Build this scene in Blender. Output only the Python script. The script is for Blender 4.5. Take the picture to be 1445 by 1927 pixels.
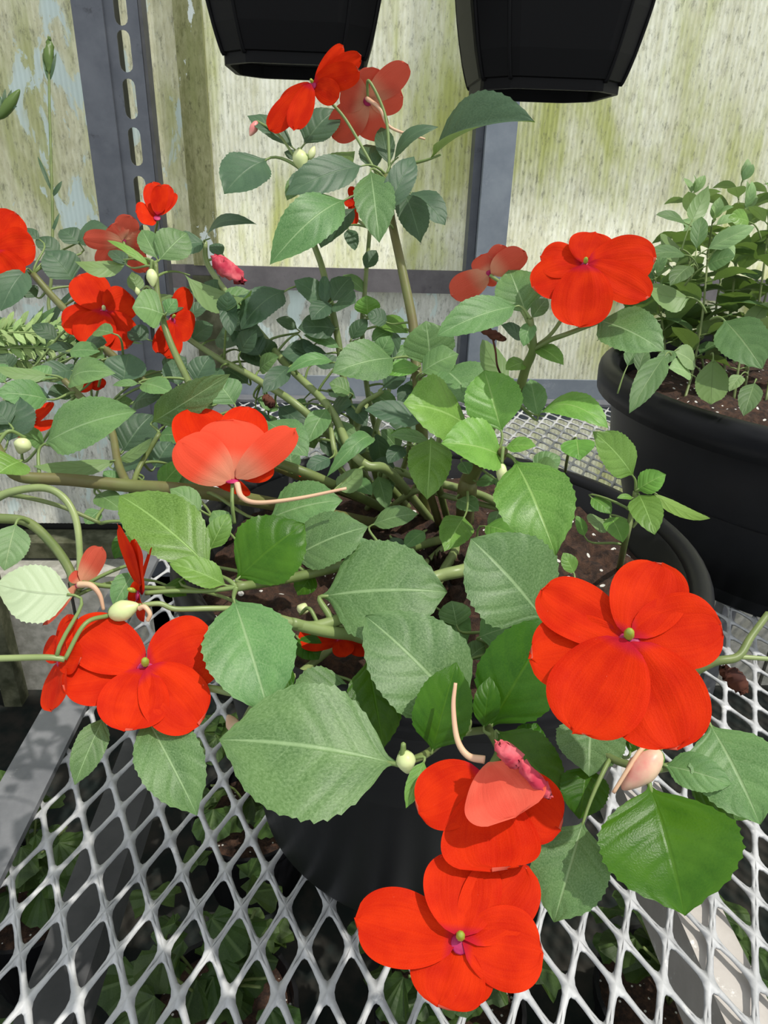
import bpy, math, random
import numpy as np
from mathutils import Vector, Matrix
random.seed(7); rng = np.random.default_rng(11)
for o in list(bpy.data.objects): bpy.data.objects.remove(o)
S = bpy.context.scene
COL = S.collection
# ------------------------------------------------------------------ camera
FW, FH, FPX = 1445., 1927., 1336.
CAM = np.array([0., 0., 1.16])
BENCH = 0.75
def cam_basis(p=25.7, yaw=3.3, roll=1.8):
    p, yw, r = np.radians([p, yaw, roll])
    fw = np.array([np.sin(yw)*np.cos(p), np.cos(yw)*np.cos(p), -np.sin(p)])
    rt = np.array([np.cos(yw), -np.sin(yw), 0.])
    up = np.cross(rt, fw)
    return np.cos(r)*rt+np.sin(r)*up, np.cos(r)*up-np.sin(r)*rt, fw
CR, CU, CF = cam_basis()
cam = bpy.data.cameras.new('camera'); camo = bpy.data.objects.new('camera', cam); COL.objects.link(camo)
cam.sensor_fit = 'VERTICAL'; cam.sensor_height = 24.; cam.lens = 24.*FPX/FH; cam.clip_start = .01; cam.clip_end = 100
M = Matrix.Identity(4)
for i in range(3):
    M[i][0], M[i][1], M[i][2], M[i][3] = CR[i], CU[i], -CF[i], CAM[i]
camo.matrix_world = M
S.camera = camo
def ray(x, y): return CR*(x-FW/2)/FPX - CU*(y-FH/2)/FPX + CF
def P(x, y, z): return CAM + ray(x, y)*z                     # point seen at a pixel, z metres along the view axis
def PZ(x, y, zw):                                            # on a horizontal plane
    d = ray(x, y); return CAM + d*((zw-CAM[2])/d[2])
def PY(x, y, yw):                                            # on a plane of constant depth
    d = ray(x, y); return CAM + d*((yw-CAM[1])/d[1])
# ------------------------------------------------------------------ light
W = bpy.data.worlds.new('world'); S.world = W; W.use_nodes = True
bg = W.node_tree.nodes['Background']; bg.inputs[0].default_value = (.93, .97, 1., 1); bg.inputs[1].default_value = 1.05
sl = bpy.data.lights.new('sun', 'SUN'); sl.energy = 3.6; sl.angle = math.radians(.9); sl.color = (1, .95, .86)
so = bpy.data.objects.new('sun', sl); COL.objects.link(so)
so.rotation_euler = Vector((.40, -.20, .88)).to_track_quat('Z', 'Y').to_euler(); so.location = (1.5, 0, 4)
S.view_settings.view_transform = 'Standard'; S.view_settings.look = 'None'
S.view_settings.exposure = 0.0; S.view_settings.gamma = 1.0; S.view_settings.use_curve_mapping = False
# ------------------------------------------------------------------ materials
def nmat(name):
    m = bpy.data.materials.new(name); m.use_nodes = True
    nt = m.node_tree; b = nt.nodes['Principled BSDF']; return m, nt, b, nt.nodes['Material Output']
def N(nt, t, **k):
    n = nt.nodes.new(t)
    for a, v in k.items(): setattr(n, a, v)
    return n
def math_(nt, op, a, b=None, c=None):
    n = N(nt, 'ShaderNodeMath', operation=op)
    for i, v in enumerate((a, b, c)):
        if v is None: continue
        if isinstance(v, (int, float)): n.inputs[i].default_value = v
        else: nt.links.new(v, n.inputs[i])
    return n.outputs[0]
def mixc(nt, f, a, b, mode='MIX'):
    n = N(nt, 'ShaderNodeMix', data_type='RGBA', blend_type=mode)
    for s, v in ((n.inputs['Factor'], f), (n.inputs[6], a), (n.inputs[7], b)):
        if isinstance(v, (int, float)): s.default_value = v
        elif isinstance(v, tuple): s.default_value = (*v, 1) if len(v) == 3 else v
        else: nt.links.new(v, s)
    return n.outputs[2]
def noise(nt, vec, scale, detail=4, rough=.55, dist=0):
    n = N(nt, 'ShaderNodeTexNoise'); n.inputs['Scale'].default_value = scale; n.inputs['Detail'].default_value = detail
    n.inputs['Roughness'].default_value = rough; n.inputs['Distortion'].default_value = dist
    if vec is not None: nt.links.new(vec, n.inputs['Vector'])
    return n.outputs['Fac']
def sstep(nt, v, lo, hi):
    n = N(nt, 'ShaderNodeMapRange', interpolation_type='SMOOTHSTEP'); n.inputs[1].default_value = lo; n.inputs[2].default_value = hi
    nt.links.new(v, n.inputs[0]); return n.outputs[0]
def mapping(nt, vec, scale):
    n = N(nt, 'ShaderNodeMapping'); n.inputs['Scale'].default_value = scale; nt.links.new(vec, n.inputs['Vector']); return n.outputs[0]
def bump(nt, b, h, strength=.3, dist=.001):
    n = N(nt, 'ShaderNodeBump'); n.inputs['Strength'].default_value = strength; n.inputs['Distance'].default_value = dist
    nt.links.new(h, n.inputs['Height']); nt.links.new(n.outputs[0], b.inputs['Normal']); return n.outputs[0]

def leaf_mat(name, c1, c2, under, vein, rough=.42, trans=.22, nv=5.0, spec=.32):
    m, nt, b, out = nmat(name)
    uv = N(nt, 'ShaderNodeTexCoord'); sx = N(nt, 'ShaderNodeSeparateXYZ'); nt.links.new(uv.outputs['UV'], sx.inputs[0])
    u = math_(nt, 'ABSOLUTE', math_(nt, 'MULTIPLY_ADD', sx.outputs[0], 2., -1.)); v = sx.outputs[1]
    oi = N(nt, 'ShaderNodeObjectInfo')
    w4 = N(nt, 'ShaderNodeTexNoise', noise_dimensions='4D'); nt.links.new(uv.outputs['UV'], w4.inputs['Vector'])
    w4.inputs['Scale'].default_value = 3.0; w4.inputs['Detail'].default_value = 5
    nt.links.new(math_(nt, 'MULTIPLY', oi.outputs['Random'], 40.), w4.inputs['W'])
    nz = w4.outputs['Fac']
    base = mixc(nt, sstep(nt, nz, .3, .7), c1, c2)
    hsv = N(nt, 'ShaderNodeHueSaturation'); nt.links.new(base, hsv.inputs['Color'])
    nt.links.new(math_(nt, 'MULTIPLY_ADD', oi.outputs['Random'], .5, .76), hsv.inputs['Value'])
    nt.links.new(math_(nt, 'MULTIPLY_ADD', math_(nt, 'FRACT', math_(nt, 'MULTIPLY', oi.outputs['Random'], 7.)), .03, .485), hsv.inputs['Hue'])
    fr = math_(nt, 'FRACT', math_(nt, 'MULTIPLY', math_(nt, 'SUBTRACT', v, math_(nt, 'MULTIPLY', math_(nt, 'POWER', u, 1.2), .30)), nv))
    dd = math_(nt, 'ABSOLUTE', math_(nt, 'SUBTRACT', fr, .5))
    side = math_(nt, 'MULTIPLY', sstep(nt, dd, .465, .5), math_(nt, 'MULTIPLY_ADD', u, -.9, 1.))
    mid = math_(nt, 'SUBTRACT', 1., sstep(nt, u, .012, .05))
    vm = math_(nt, 'MAXIMUM', math_(nt, 'MULTIPLY', side, .26), math_(nt, 'MULTIPLY', mid, .75))
    gr = noise(nt, uv.outputs['UV'], 48, 6, .8)
    mot = mixc(nt, math_(nt, 'MULTIPLY', sstep(nt, gr, .38, .72), .55), hsv.outputs[0], vein)  # light flecks: specular sheen painted into the leaf colour
    mot = mixc(nt, math_(nt, 'MULTIPLY', sstep(nt, gr, .46, .30), .45), mot, tuple(x*.6 for x in c1))
    top = mixc(nt, vm, mot, vein)
    geo = N(nt, 'ShaderNodeNewGeometry')
    und = mixc(nt, vm, under, tuple(x*.7 for x in under))
    col = mixc(nt, geo.outputs['Backfacing'], top, und)
    nt.links.new(col, b.inputs['Base Color']); b.inputs['Roughness'].default_value = rough
    b.inputs['Specular IOR Level'].default_value = spec
    fine = noise(nt, uv.outputs['UV'], 60, 3)
    h = math_(nt, 'ADD', math_(nt, 'MULTIPLY', sstep(nt, dd, .2, .5), -.6), math_(nt, 'MULTIPLY', fine, .35))
    h = math_(nt, 'ADD', h, math_(nt, 'MULTIPLY', mid, -.8))
    bn = bump(nt, b, h, .30, .0010)
    tr = N(nt, 'ShaderNodeBsdfTranslucent'); nt.links.new(mixc(nt, .5, col, (.30, .50, .05)), tr.inputs[0])
    mx = N(nt, 'ShaderNodeMixShader'); mx.inputs[0].default_value = trans
    nt.links.new(b.outputs[0], mx.inputs[1]); nt.links.new(tr.outputs[0], mx.inputs[2]); nt.links.new(mx.outputs[0], out.inputs[0])
    return m
ML = {}
ML['m'] = leaf_mat('leaf_mature', (.058, .148, .040), (.100, .215, .062), (.17, .27, .10), (.27, .40, .19))
ML['y'] = leaf_mat('leaf_young', (.075, .20, .022), (.125, .285, .042), (.20, .33, .07), (.28, .45, .13), rough=.36)
ML['g'] = leaf_mat('leaf_deep_glossy', (.020, .080, .003), (.046, .128, .007), (.10, .19, .03), (.055, .145, .008), rough=.32, spec=.22)
ML['b'] = leaf_mat('leaf_blue_green', (.034, .076, .042), (.052, .108, .056), (.11, .18, .045), (.11, .18, .10), rough=.42)
ML['p'] = leaf_mat('leaf_pale_underside', (.12, .2, .08), (.15, .25, .1), (.42, .52, .33), (.3, .4, .2))
ML['s'] = leaf_mat('leaf_salvia', (.048, .11, .034), (.078, .155, .05), (.13, .21, .07), (.19, .28, .12), rough=.5)
ML['sy'] = leaf_mat('leaf_salvia_light', (.15, .27, .10), (.22, .36, .14), (.24, .34, .14), (.36, .48, .24), rough=.5)
ML['f'] = leaf_mat('leaf_fern', (.24, .38, .12), (.33, .46, .18), (.3, .4, .15), (.4, .5, .25), rough=.55)
ML['w'] = leaf_mat('leaf_understorey_shaded', (.018, .045, .009), (.05, .095, .018), (.05, .09, .025), (.08, .13, .04), rough=.5)  # greens darkened to carry the deep shade under the bench

def petal_mat(name, c1, c2, under, throat, trans=.22, pale=.0):
    m, nt, b, out = nmat(name)
    uv = N(nt, 'ShaderNodeTexCoord'); sx = N(nt, 'ShaderNodeSeparateXYZ'); nt.links.new(uv.outputs['UV'], sx.inputs[0])
    u, v = sx.outputs[0], sx.outputs[1]
    oi = N(nt, 'ShaderNodeObjectInfo')
    st = noise(nt, mapping(nt, uv.outputs['UV'], (26, 1.2, 1)), 1., 3)
    nz = N(nt, 'ShaderNodeTexNoise', noise_dimensions='4D'); nt.links.new(uv.outputs['UV'], nz.inputs['Vector'])
    nz.inputs['Scale'].default_value = 2.5; nt.links.new(math_(nt, 'MULTIPLY', oi.outputs['Random'], 30.), nz.inputs['W'])
    col = mixc(nt, sstep(nt, math_(nt, 'ADD', math_(nt, 'MULTIPLY', st, .25), math_(nt, 'MULTIPLY', nz.outputs['Fac'], .8)), .3, .75), c1, c2)
    # small pale scuffs
    sc = N(nt, 'ShaderNodeTexNoise', noise_dimensions='4D'); nt.links.new(mapping(nt, uv.outputs['UV'], (1.6, 1., 1)), sc.inputs['Vector'])
    sc.inputs['Scale'].default_value = 17; sc.inputs['Detail'].default_value = 5; nt.links.new(math_(nt, 'MULTIPLY', oi.outputs['Random'], 55.), sc.inputs['W'])
    col = mixc(nt, math_(nt, 'MULTIPLY', sstep(nt, sc.outputs['Fac'], .72, .76), .5), col, (.85, .30, .22))
    col = mixc(nt, math_(nt, 'MULTIPLY', sstep(nt, noise(nt, uv.outputs['UV'], 70, 4, .8), .4, .75), .14), col, (.85, .10, .04))
    thr = math_(nt, 'SUBTRACT', 1., sstep(nt, v, .03, .15))
    col = mixc(nt, math_(nt, 'MULTIPLY', thr, .85), col, throat)
    geo = N(nt, 'ShaderNodeNewGeometry')
    um = mixc(nt, math_(nt, 'MULTIPLY', math_(nt, 'SUBTRACT', 1., sstep(nt, v, .12, .55)), .7), under, (.66, .36, .22))
    col = mixc(nt, geo.outputs['Backfacing'], col, um)
    nt.links.new(col, b.inputs['Base Color']); b.inputs['Roughness'].default_value = .62; b.inputs['Specular IOR Level'].default_value = .07
    bump(nt, b, math_(nt, 'ADD', math_(nt, 'MULTIPLY', st, .8), math_(nt, 'MULTIPLY', noise(nt, uv.outputs['UV'], 55, 2), .5)), .35, .0008)
    tr = N(nt, 'ShaderNodeBsdfTranslucent'); nt.links.new(mixc(nt, .5, col, c2), tr.inputs[0])
    mx = N(nt, 'ShaderNodeMixShader'); mx.inputs[0].default_value = trans
    nt.links.new(b.outputs[0], mx.inputs[1]); nt.links.new(tr.outputs[0], mx.inputs[2]); nt.links.new(mx.outputs[0], out.inputs[0])
    return m
RED1, RED2 = (.47, .010, .0008), (.66, .030, .0016)
MP = petal_mat('petal_red', RED1, RED2, (.58, .10, .062), (.42, .008, .03))
MPP = petal_mat('petal_folded_pink', (.78, .11, .07), (.86, .16, .10), (.86, .13, .075), (.7, .2, .12), trans=.38)

MPO = petal_mat('petal_coral', (.76, .045, .016), (.88, .085, .035), (.82, .085, .04), (.7, .2, .12), trans=.32)
def simple(name, c, rough=.5, spec=.5, var=0, scale=30, c2=None, metal=0, bmp=0):
    m, nt, b, out = nmat(name)
    b.inputs['Roughness'].default_value = rough; b.inputs['Specular IOR Level'].default_value = spec; b.inputs['Metallic'].default_value = metal
    if c2 is None: b.inputs['Base Color'].default_value = (*c, 1)
    else:
        tc = N(nt, 'ShaderNodeTexCoord'); nz = noise(nt, tc.outputs['Object'], scale, 5)
        nt.links.new(mixc(nt, sstep(nt, nz, .35, .68), c, c2), b.inputs['Base Color'])
        if bmp: bump(nt, b, nz, bmp, .002)
    return m
MSTEM = simple('stem_green', (.11, .155, .045), .45, .4, c2=(.16, .20, .065), scale=60)
MSTEMB = simple('stem_brown', (.13, .115, .04), .5, .4, c2=(.14, .16, .05), scale=60)
MPET = simple('petiole_green', (.16, .23, .07), .45, .4)
MPALE = simple('stem_pale', (.18, .24, .085), .4, .45, c2=(.25, .31, .12), scale=40)
MSPUR = simple('spur_pale_pink', (.60, .36, .24), .45, .4, c2=(.62, .42, .26), scale=50)
MBUD = simple('bud_pale_green', (.50, .58, .26), .4, .4, c2=(.62, .66, .36), scale=60)
MBUDP = simple('bud_pink', (.62, .20, .18), .4, .4, c2=(.66, .48, .33), scale=55)
MTHR = simple('throat_magenta', (.30, .006, .07), .5, .3, c2=(.45, .03, .13), scale=260)
MCOLM = simple('column_green', (.22, .30, .03), .3, .5, c2=(.34, .40, .06), scale=200)
MWITH = simple('withered_brown', (.10, .035, .02), .8, .2, c2=(.04, .015, .012), scale=80)
MWPINK = simple('withered_pink', (.42, .02, .05), .6, .3, c2=(.62, .12, .14), scale=140)
MPOT = simple('pot_black_plastic', (.006, .006, .0075), .42, .22, c2=(.010, .0105, .013), scale=9)
MPOTH = simple('pot_hanging_black', (.0035, .0035, .004), .55, .12)

def soil_mat():
    m, nt, b, out = nmat('soil')
    tc = N(nt, 'ShaderNodeTexCoord')
    n1 = noise(nt, tc.outputs['Object'], 130, 6, .7); n2 = noise(nt, tc.outputs['Object'], 45, 4)
    col = mixc(nt, sstep(nt, n1, .35, .7), (.018, .008, .005), (.085, .040, .022))
    vo = N(nt, 'ShaderNodeTexVoronoi'); vo.inputs['Scale'].default_value = 170; nt.links.new(tc.outputs['Object'], vo.inputs['Vector'])
    sxx = N(nt, 'ShaderNodeSeparateXYZ'); nt.links.new(vo.outputs['Color'], sxx.inputs[0])
    pm = math_(nt, 'MULTIPLY', math_(nt, 'LESS_THAN', vo.outputs['Distance'], .30), math_(nt, 'GREATER_THAN', sxx.outputs[0], .86))
    col = mixc(nt, pm, col, (.75, .74, .70))
    nt.links.new(col, b.inputs['Base Color']); b.inputs['Roughness'].default_value = .95
    bump(nt, b, math_(nt, 'ADD', n1, n2), .9, .006); return m
MSOIL = soil_mat()

def steel_mat(name, c1, c2, rough=.45, metal=.35, speck=None, scale=40):
    m, nt, b, out = nmat(name)
    tc = N(nt, 'ShaderNodeTexCoord'); n1 = noise(nt, tc.outputs['Object'], scale, 6, .65); n2 = noise(nt, tc.outputs['Object'], scale*.2, 4)
    col = mixc(nt, sstep(nt, math_(nt, 'MULTIPLY_ADD', n1, .5, math_(nt, 'MULTIPLY', n2, .5)), .35, .65), c1, c2)
    if speck: col = mixc(nt, math_(nt, 'MULTIPLY', sstep(nt, noise(nt, tc.outputs['Object'], scale*.6, 6, .75), .60, .68), .8), col, speck)
    nt.links.new(col, b.inputs['Base Color']); b.inputs['Metallic'].default_value = metal; b.inputs['Roughness'].default_value = rough
    bump(nt, b, n1, .15, .001); return m
MMESH = steel_mat('galvanised_expanded_metal', (.34, .35, .36), (.56, .57, .58), .6, .05, (.70, .70, .69), 55)
MFRAME = steel_mat('bench_frame_steel', (.13, .135, .15), (.21, .215, .23), .5, .3, (.34, .34, .34), 35)
MPOST = steel_mat('post_steel', (.072, .08, .098), (.115, .125, .145), .5, .2, (.035, .038, .045), 22)
MPOST2 = steel_mat('post_blue_grey', (.19, .22, .26), (.26, .295, .335), .5, .15, (.30, .33, .37), 26)
MRAIL = steel_mat('rail_weathered', (.12, .11, .115), (.20, .185, .19), .6, .15, (.09, .08, .09), 20)
MWHITE = steel_mat('beam_peeling_white', (.42, .39, .36), (.52, .49, .46), .6, 0., (.85, .85, .83), 45)
MDARKB = steel_mat('beam_dark', (.05, .052, .055), (.09, .09, .095), .6, .1, None, 30)

def wall_mat(name, c_lo, c_hi, algae, amt=.5, peel=.0, trans=.3):
    m, nt, b, out = nmat(name)
    tc = N(nt, 'ShaderNodeTexCoord'); ob = tc.outputs['Object']
    st = noise(nt, mapping(nt, ob, (26, 26, 2.2)), 1., 7, .68)
    fine = noise(nt, mapping(nt, ob, (150, 150, 45)), 1., 5, .7)
    big = noise(nt, mapping(nt, ob, (5.5, 5.5, 2.2)), 1., 5, .6, .4)
    col = mixc(nt, sstep(nt, math_(nt, 'ADD', math_(nt, 'MULTIPLY', st, .55), math_(nt, 'MULTIPLY', fine, .45)), .34, .64), c_lo, c_hi)
    al = math_(nt, 'MULTIPLY', sstep(nt, math_(nt, 'ADD', math_(nt, 'MULTIPLY', big, .65), math_(nt, 'MULTIPLY', st, .4)), .50, .66), amt)
    col = mixc(nt, al, col, algae)
    gr = noise(nt, mapping(nt, ob, (120, 120, 42)), 1., 7, .8)
    col = mixc(nt, math_(nt, 'MULTIPLY', sstep(nt, gr, .50, .70), .8), col, tuple(x*.30 for x in c_lo))
    if peel:
        pe = noise(nt, mapping(nt, ob, (24, 24, 10)), 1., 7, .62, .6)
        col = mixc(nt, sstep(nt, pe, .60-peel*.1, .615-peel*.1), col, (.74, .82, .80))
    nt.links.new(col, b.inputs['Base Color']); b.inputs['Roughness'].default_value = .8; b.inputs['Specular IOR Level'].default_value = .2
    bump(nt, b, fine, .3, .002)
    tr = N(nt, 'ShaderNodeBsdfTranslucent'); nt.links.new(col, tr.inputs[0])
    mx = N(nt, 'ShaderNodeMixShader'); mx.inputs[0].default_value = trans
    nt.links.new(b.outputs[0], mx.inputs[1]); nt.links.new(tr.outputs[0], mx.inputs[2]); nt.links.new(mx.outputs[0], out.inputs[0])
    return m
MWALL = wall_mat('wall_fibreglass', (.74, .74, .57), (.98, .99, .91), (.56, .60, .20), .85, .0, .5)
MWALLP = wall_mat('wall_fibreglass_peeling', (.66, .65, .47), (.94, .94, .80), (.50, .53, .22), .75, .35, .5)
MWALLG = wall_mat('wall_batten_algae', (.20, .21, .09), (.42, .42, .24), (.22, .25, .09), .7, .12, .2)
MWALLL = wall_mat('wall_lower', (.58, .59, .54), (.88, .89, .85), (.45, .46, .32), .6, .15, .5)
MCONC = simple('concrete', (.30, .30, .26), .9, .2, c2=(.46, .45, .41), scale=40, bmp=.4)
MFLOOR = simple('floor_weed_mat', (.010, .015, .014), .9, .2, c2=(.03, .028, .024), scale=18, bmp=.6)
MWOOD = simple('wood_mossy', (.05, .055, .03), .9, .2, c2=(.12, .125, .08), scale=30, bmp=.5)

# ------------------------------------------------------------------ builders
def mesh_obj(name, verts, faces, mats, parent=None, uvs=None, midx=None, smooth=True):
    me = bpy.data.meshes.new(name); me.from_pydata([tuple(map(float, v)) for v in verts], [], faces)
    for m in (mats if isinstance(mats, (list, tuple)) else [mats]): me.materials.append(m)
    if smooth: me.polygons.foreach_set('use_smooth', [True]*len(me.polygons))
    if midx is not None: me.polygons.foreach_set('material_index', midx)
    if uvs is not None:
        lay = me.uv_layers.new(name='UVMap'); li = np.empty(len(me.loops), dtype=np.int32); me.loops.foreach_get('vertex_index', li)
        lay.data.foreach_set('uv', np.asarray(uvs, dtype=np.float32)[li].ravel())
    o = bpy.data.objects.new(name, me); COL.objects.link(o)
    if parent is not None: o.parent = parent
    return o
def tag(o, label=None, cat=None, group=None, kind=None):
    if label: o['label'] = label
    if cat: o['category'] = cat
    if group: o['group'] = group
    if kind: o['kind'] = kind
    return o
def empty(name, loc):
    o = bpy.data.objects.new(name, None); COL.objects.link(o); o.location = tuple(map(float, loc)); o.empty_display_size = .05; return o
def unit(v): v = np.asarray(v, float); return v/max(np.linalg.norm(v), 1e-9)
class MB:
    def __init__(s): s.v = []; s.f = []
    def add(s, v, f): k = len(s.v); s.v += [tuple(map(float, p)) for p in v]; s.f += [tuple(i+k for i in q) for q in f]; return s
    def box(s, a, b, ch=0):
        (x0, y0, z0), (x1, y1, z1) = a, b
        return s.add([(x0,y0,z0),(x1,y0,z0),(x1,y1,z0),(x0,y1,z0),(x0,y0,z1),(x1,y0,z1),(x1,y1,z1),(x0,y1,z1)],
                     [(0,3,2,1),(4,5,6,7),(0,1,5,4),(1,2,6,5),(2,3,7,6),(3,0,4,7)])
    def lathe(s, prof, seg=64, c=(0,0,0), sq=None):
        n = len(prof); v = []
        for i in range(seg):
            a = 2*math.pi*i/seg
            if sq:   # chamfered square section
                ca, sa = math.cos(a), math.sin(a); k = min(1/max(abs(ca), abs(sa)), sq/(abs(ca)+abs(sa)))
            else: k = 1
            for r, z in prof: v.append((c[0]+r*k*math.cos(a), c[1]+r*k*math.sin(a), c[2]+z))
        f = [(i*n+j, ((i+1) % seg)*n+j, ((i+1) % seg)*n+j+1, i*n+j+1) for i in range(seg) for j in range(n-1)]
        return s.add(v, f)
    def obj(s, name, mats, parent=None, smooth=False, origin=(0,0,0)):
        o = np.asarray(origin, float)
        return mesh_obj(name, [np.asarray(p)-o for p in s.v], s.f, mats, parent, smooth=smooth)
def catmull(pts, n=8):
    p = [np.asarray(q, float) for q in pts]; p = [2*p[0]-p[1]]+p+[2*p[-1]-p[-2]]; out = []
    for i in range(1, len(p)-2):
        for k in range(n):
            t = k/n; a, b, c, d = p[i-1:i+3]
            out.append(.5*((2*b)+(-a+c)*t+(2*a-5*b+4*c-d)*t*t+(-a+3*b-3*c+d)*t**3))
    out.append(p[-2]); return np.array(out)
def tube(path, rad, sides=8):
    path = np.asarray(path, float); n = len(path)
    rad = np.interp(np.linspace(0, 1, n), np.linspace(0, 1, len(rad)), rad) if np.ndim(rad) else np.full(n, rad)
    tan = np.gradient(path, axis=0); V = []; ref = np.array([.31, .17, .93])
    for i in range(n):
        t = unit(tan[i]); a = unit(np.cross(t, ref)) if i == 0 else unit(a-t*np.dot(a, t)); b = np.cross(t, a)
        for k in range(sides):
            th = 2*math.pi*k/sides; V.append(path[i]+rad[i]*(math.cos(th)*a+math.sin(th)*b))
    F = [(i*sides+k, i*sides+(k+1) % sides, (i+1)*sides+(k+1) % sides, (i+1)*sides+k) for i in range(n-1) for k in range(sides)]
    V.append(path[0]); V.append(path[-1]); c0, c1 = len(V)-2, len(V)-1
    F += [(c0, (k+1) % sides, k) for k in range(sides)]+[(c1, (n-1)*sides+k, (n-1)*sides+(k+1) % sides) for k in range(sides)]
    return V, F
UPV = np.array([0, 0, 1.])
def cubic(x, xs, ys):
    """smooth monotone interpolation of an outline"""
    xs, ys = np.asarray(xs, float), np.asarray(ys, float); h = np.diff(xs); d = np.diff(ys)/h; m = np.zeros(len(xs))
    for i in range(1, len(xs)-1):
        if d[i-1]*d[i] > 0: m[i] = 2*d[i-1]*d[i]/(d[i-1]+d[i])
    m[0], m[-1] = d[0], d[-1]; k = np.clip(np.searchsorted(xs, x)-1, 0, len(h)-1); t = (x-xs[k])/h[k]
    return (2*t**3-3*t**2+1)*ys[k]+(t**3-2*t**2+t)*h[k]*m[k]+(-2*t**3+3*t**2)*ys[k+1]+(t**3-t**2)*h[k]*m[k+1]
def blade(B, T, width, nrm, shape='leaf', nt=34, ns=5, fold=.12, droop=.06, tipbend=0., teeth=12, tooth=.05, pucker=.0, wave=.03, notch=.0, seed=0, asym=1., point=None):
    """A leaf or petal surface from base B to tip T; nrm is the upper face's direction."""
    r = np.random.default_rng(seed)
    B, T = np.asarray(B, float), np.asarray(T, float); L = np.linalg.norm(T-B); a = (T-B)/L
    n = unit(nrm-a*np.dot(nrm, a)); s = np.cross(a, n)
    i = np.linspace(0, 1, nt+1)
    if shape == 'leaf':
        t = i; k = r.uniform(-.03, .03); pt = r.uniform(.8, 1.15) if point is None else point
        w = cubic(t, [0, .05, .13, .26+k, .40+k, .55+k, .70, .82, .91, .965, 1], [.02, .09, .42, .83, 1., .985, .85, .62, .345*pt, .14*pt, .008])
    elif shape == 'narrow':
        t = i; w = np.maximum(t, 0)**.8*np.maximum(1-t, 0)**.95; w /= w.max(); w += .03*(1-t)
    elif shape == 'petal':
        t = np.sin(i*np.pi/2)*.55+i*.45; w = np.maximum(t, 0)**.62*np.maximum(1-t, 0)**.42; w /= w.max(); w += .07*(1-t)
    elif shape == 'fan':
        t = np.sin(i*np.pi/2)*.55+i*.45; w = np.maximum(t, 0)**.9*np.maximum(1-t, 0)**.28; w /= w.max(); w += .05*(1-t)
    sg = np.linspace(-1, 1, 2*ns+1)
    Tt, Sg = np.meshgrid(t, sg, indexing='ij'); Wt = np.repeat(w[:, None], 2*ns+1, 1)*width/2
    if tooth > 0:
        ph = (Tt*teeth+r.uniform(0, 1)) % 1.
        Wt = Wt+tooth*width/2*(np.maximum(ph-.45, 0)*1.3-.12)*(np.abs(Sg) > .95)*(Tt > .14)*(Tt < .95)
    ph1, ph2 = r.uniform(0, 6.28, 2)
    x = Wt*Sg*np.where(Sg > 0, asym, 2-asym)
    al = Tt*L*(1-notch*np.exp(-(Sg/.3)**2)*Tt**4) if notch else Tt*L
    if shape in ('petal', 'fan'): al = al + 0*al
    h = droop*L*4*Tt*(1-Tt) - tipbend*L*Tt**3 + fold*np.abs(x) - .25*fold*x*x/(width/2)
    h = h + wave*width*(np.sin(Tt*7+ph1)*Sg*.5+np.sin(Tt*11+ph2)*Sg**2*.35)
    if shape in ('petal', 'fan'):
        h = h+width*.020*np.cos(Sg*8+ph2)*np.sqrt(Tt)*(1-Tt*.7)*(np.abs(Sg) < 1.01)+width*.010*np.sin(Sg*15+ph1)*Tt*(1-Tt)*2
        al = al*(1+.028*np.sin(Sg*4.3+ph1)*Tt**2)
    if pucker: h = h + pucker*width*(np.abs(np.sin(np.pi*5*(Tt-.30*np.abs(Sg)**1.2)))-.5)*np.abs(Sg)*(1-np.abs(Sg)*.5)
    V = (B+al[..., None]*a+x[..., None]*s+h[..., None]*n).reshape(-1, 3)
    m = 2*ns+1
    F = [(p*m+q, p*m+q+1, (p+1)*m+q+1, (p+1)*m+q) for p in range(nt) for q in range(m-1)]
    UV = np.stack([(Sg+1)/2, Tt], -1).reshape(-1, 2)
    # face winding so that the front side is nrm
    v0, v1, v2 = V[F[len(F)//2][0]], V[F[len(F)//2][1]], V[F[len(F)//2][2]]
    if np.dot(np.cross(v1-v0, v2-v0), n) < 0: F = [f[::-1] for f in F]
    return V, F, UV
def ellipsoid(c, axis, ra, rb, n=10, m=10, point=0.):
    axis = unit(axis); a = unit(np.cross(axis, (.3, .2, .9))); b = np.cross(axis, a); V = []; F = []
    for i in range(n+1):
        th = math.pi*i/n; z = math.cos(th); rr = math.sin(th)
        if point and z > 0: rr *= 1-point*z
        for k in range(m):
            ph = 2*math.pi*k/m; V.append(c+axis*ra*z+(a*math.cos(ph)+b*math.sin(ph))*rb*rr)
    F = [(i*m+k, i*m+(k+1) % m, (i+1)*m+(k+1) % m, (i+1)*m+k) for i in range(n) for k in range(m)]
    return V, F
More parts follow.
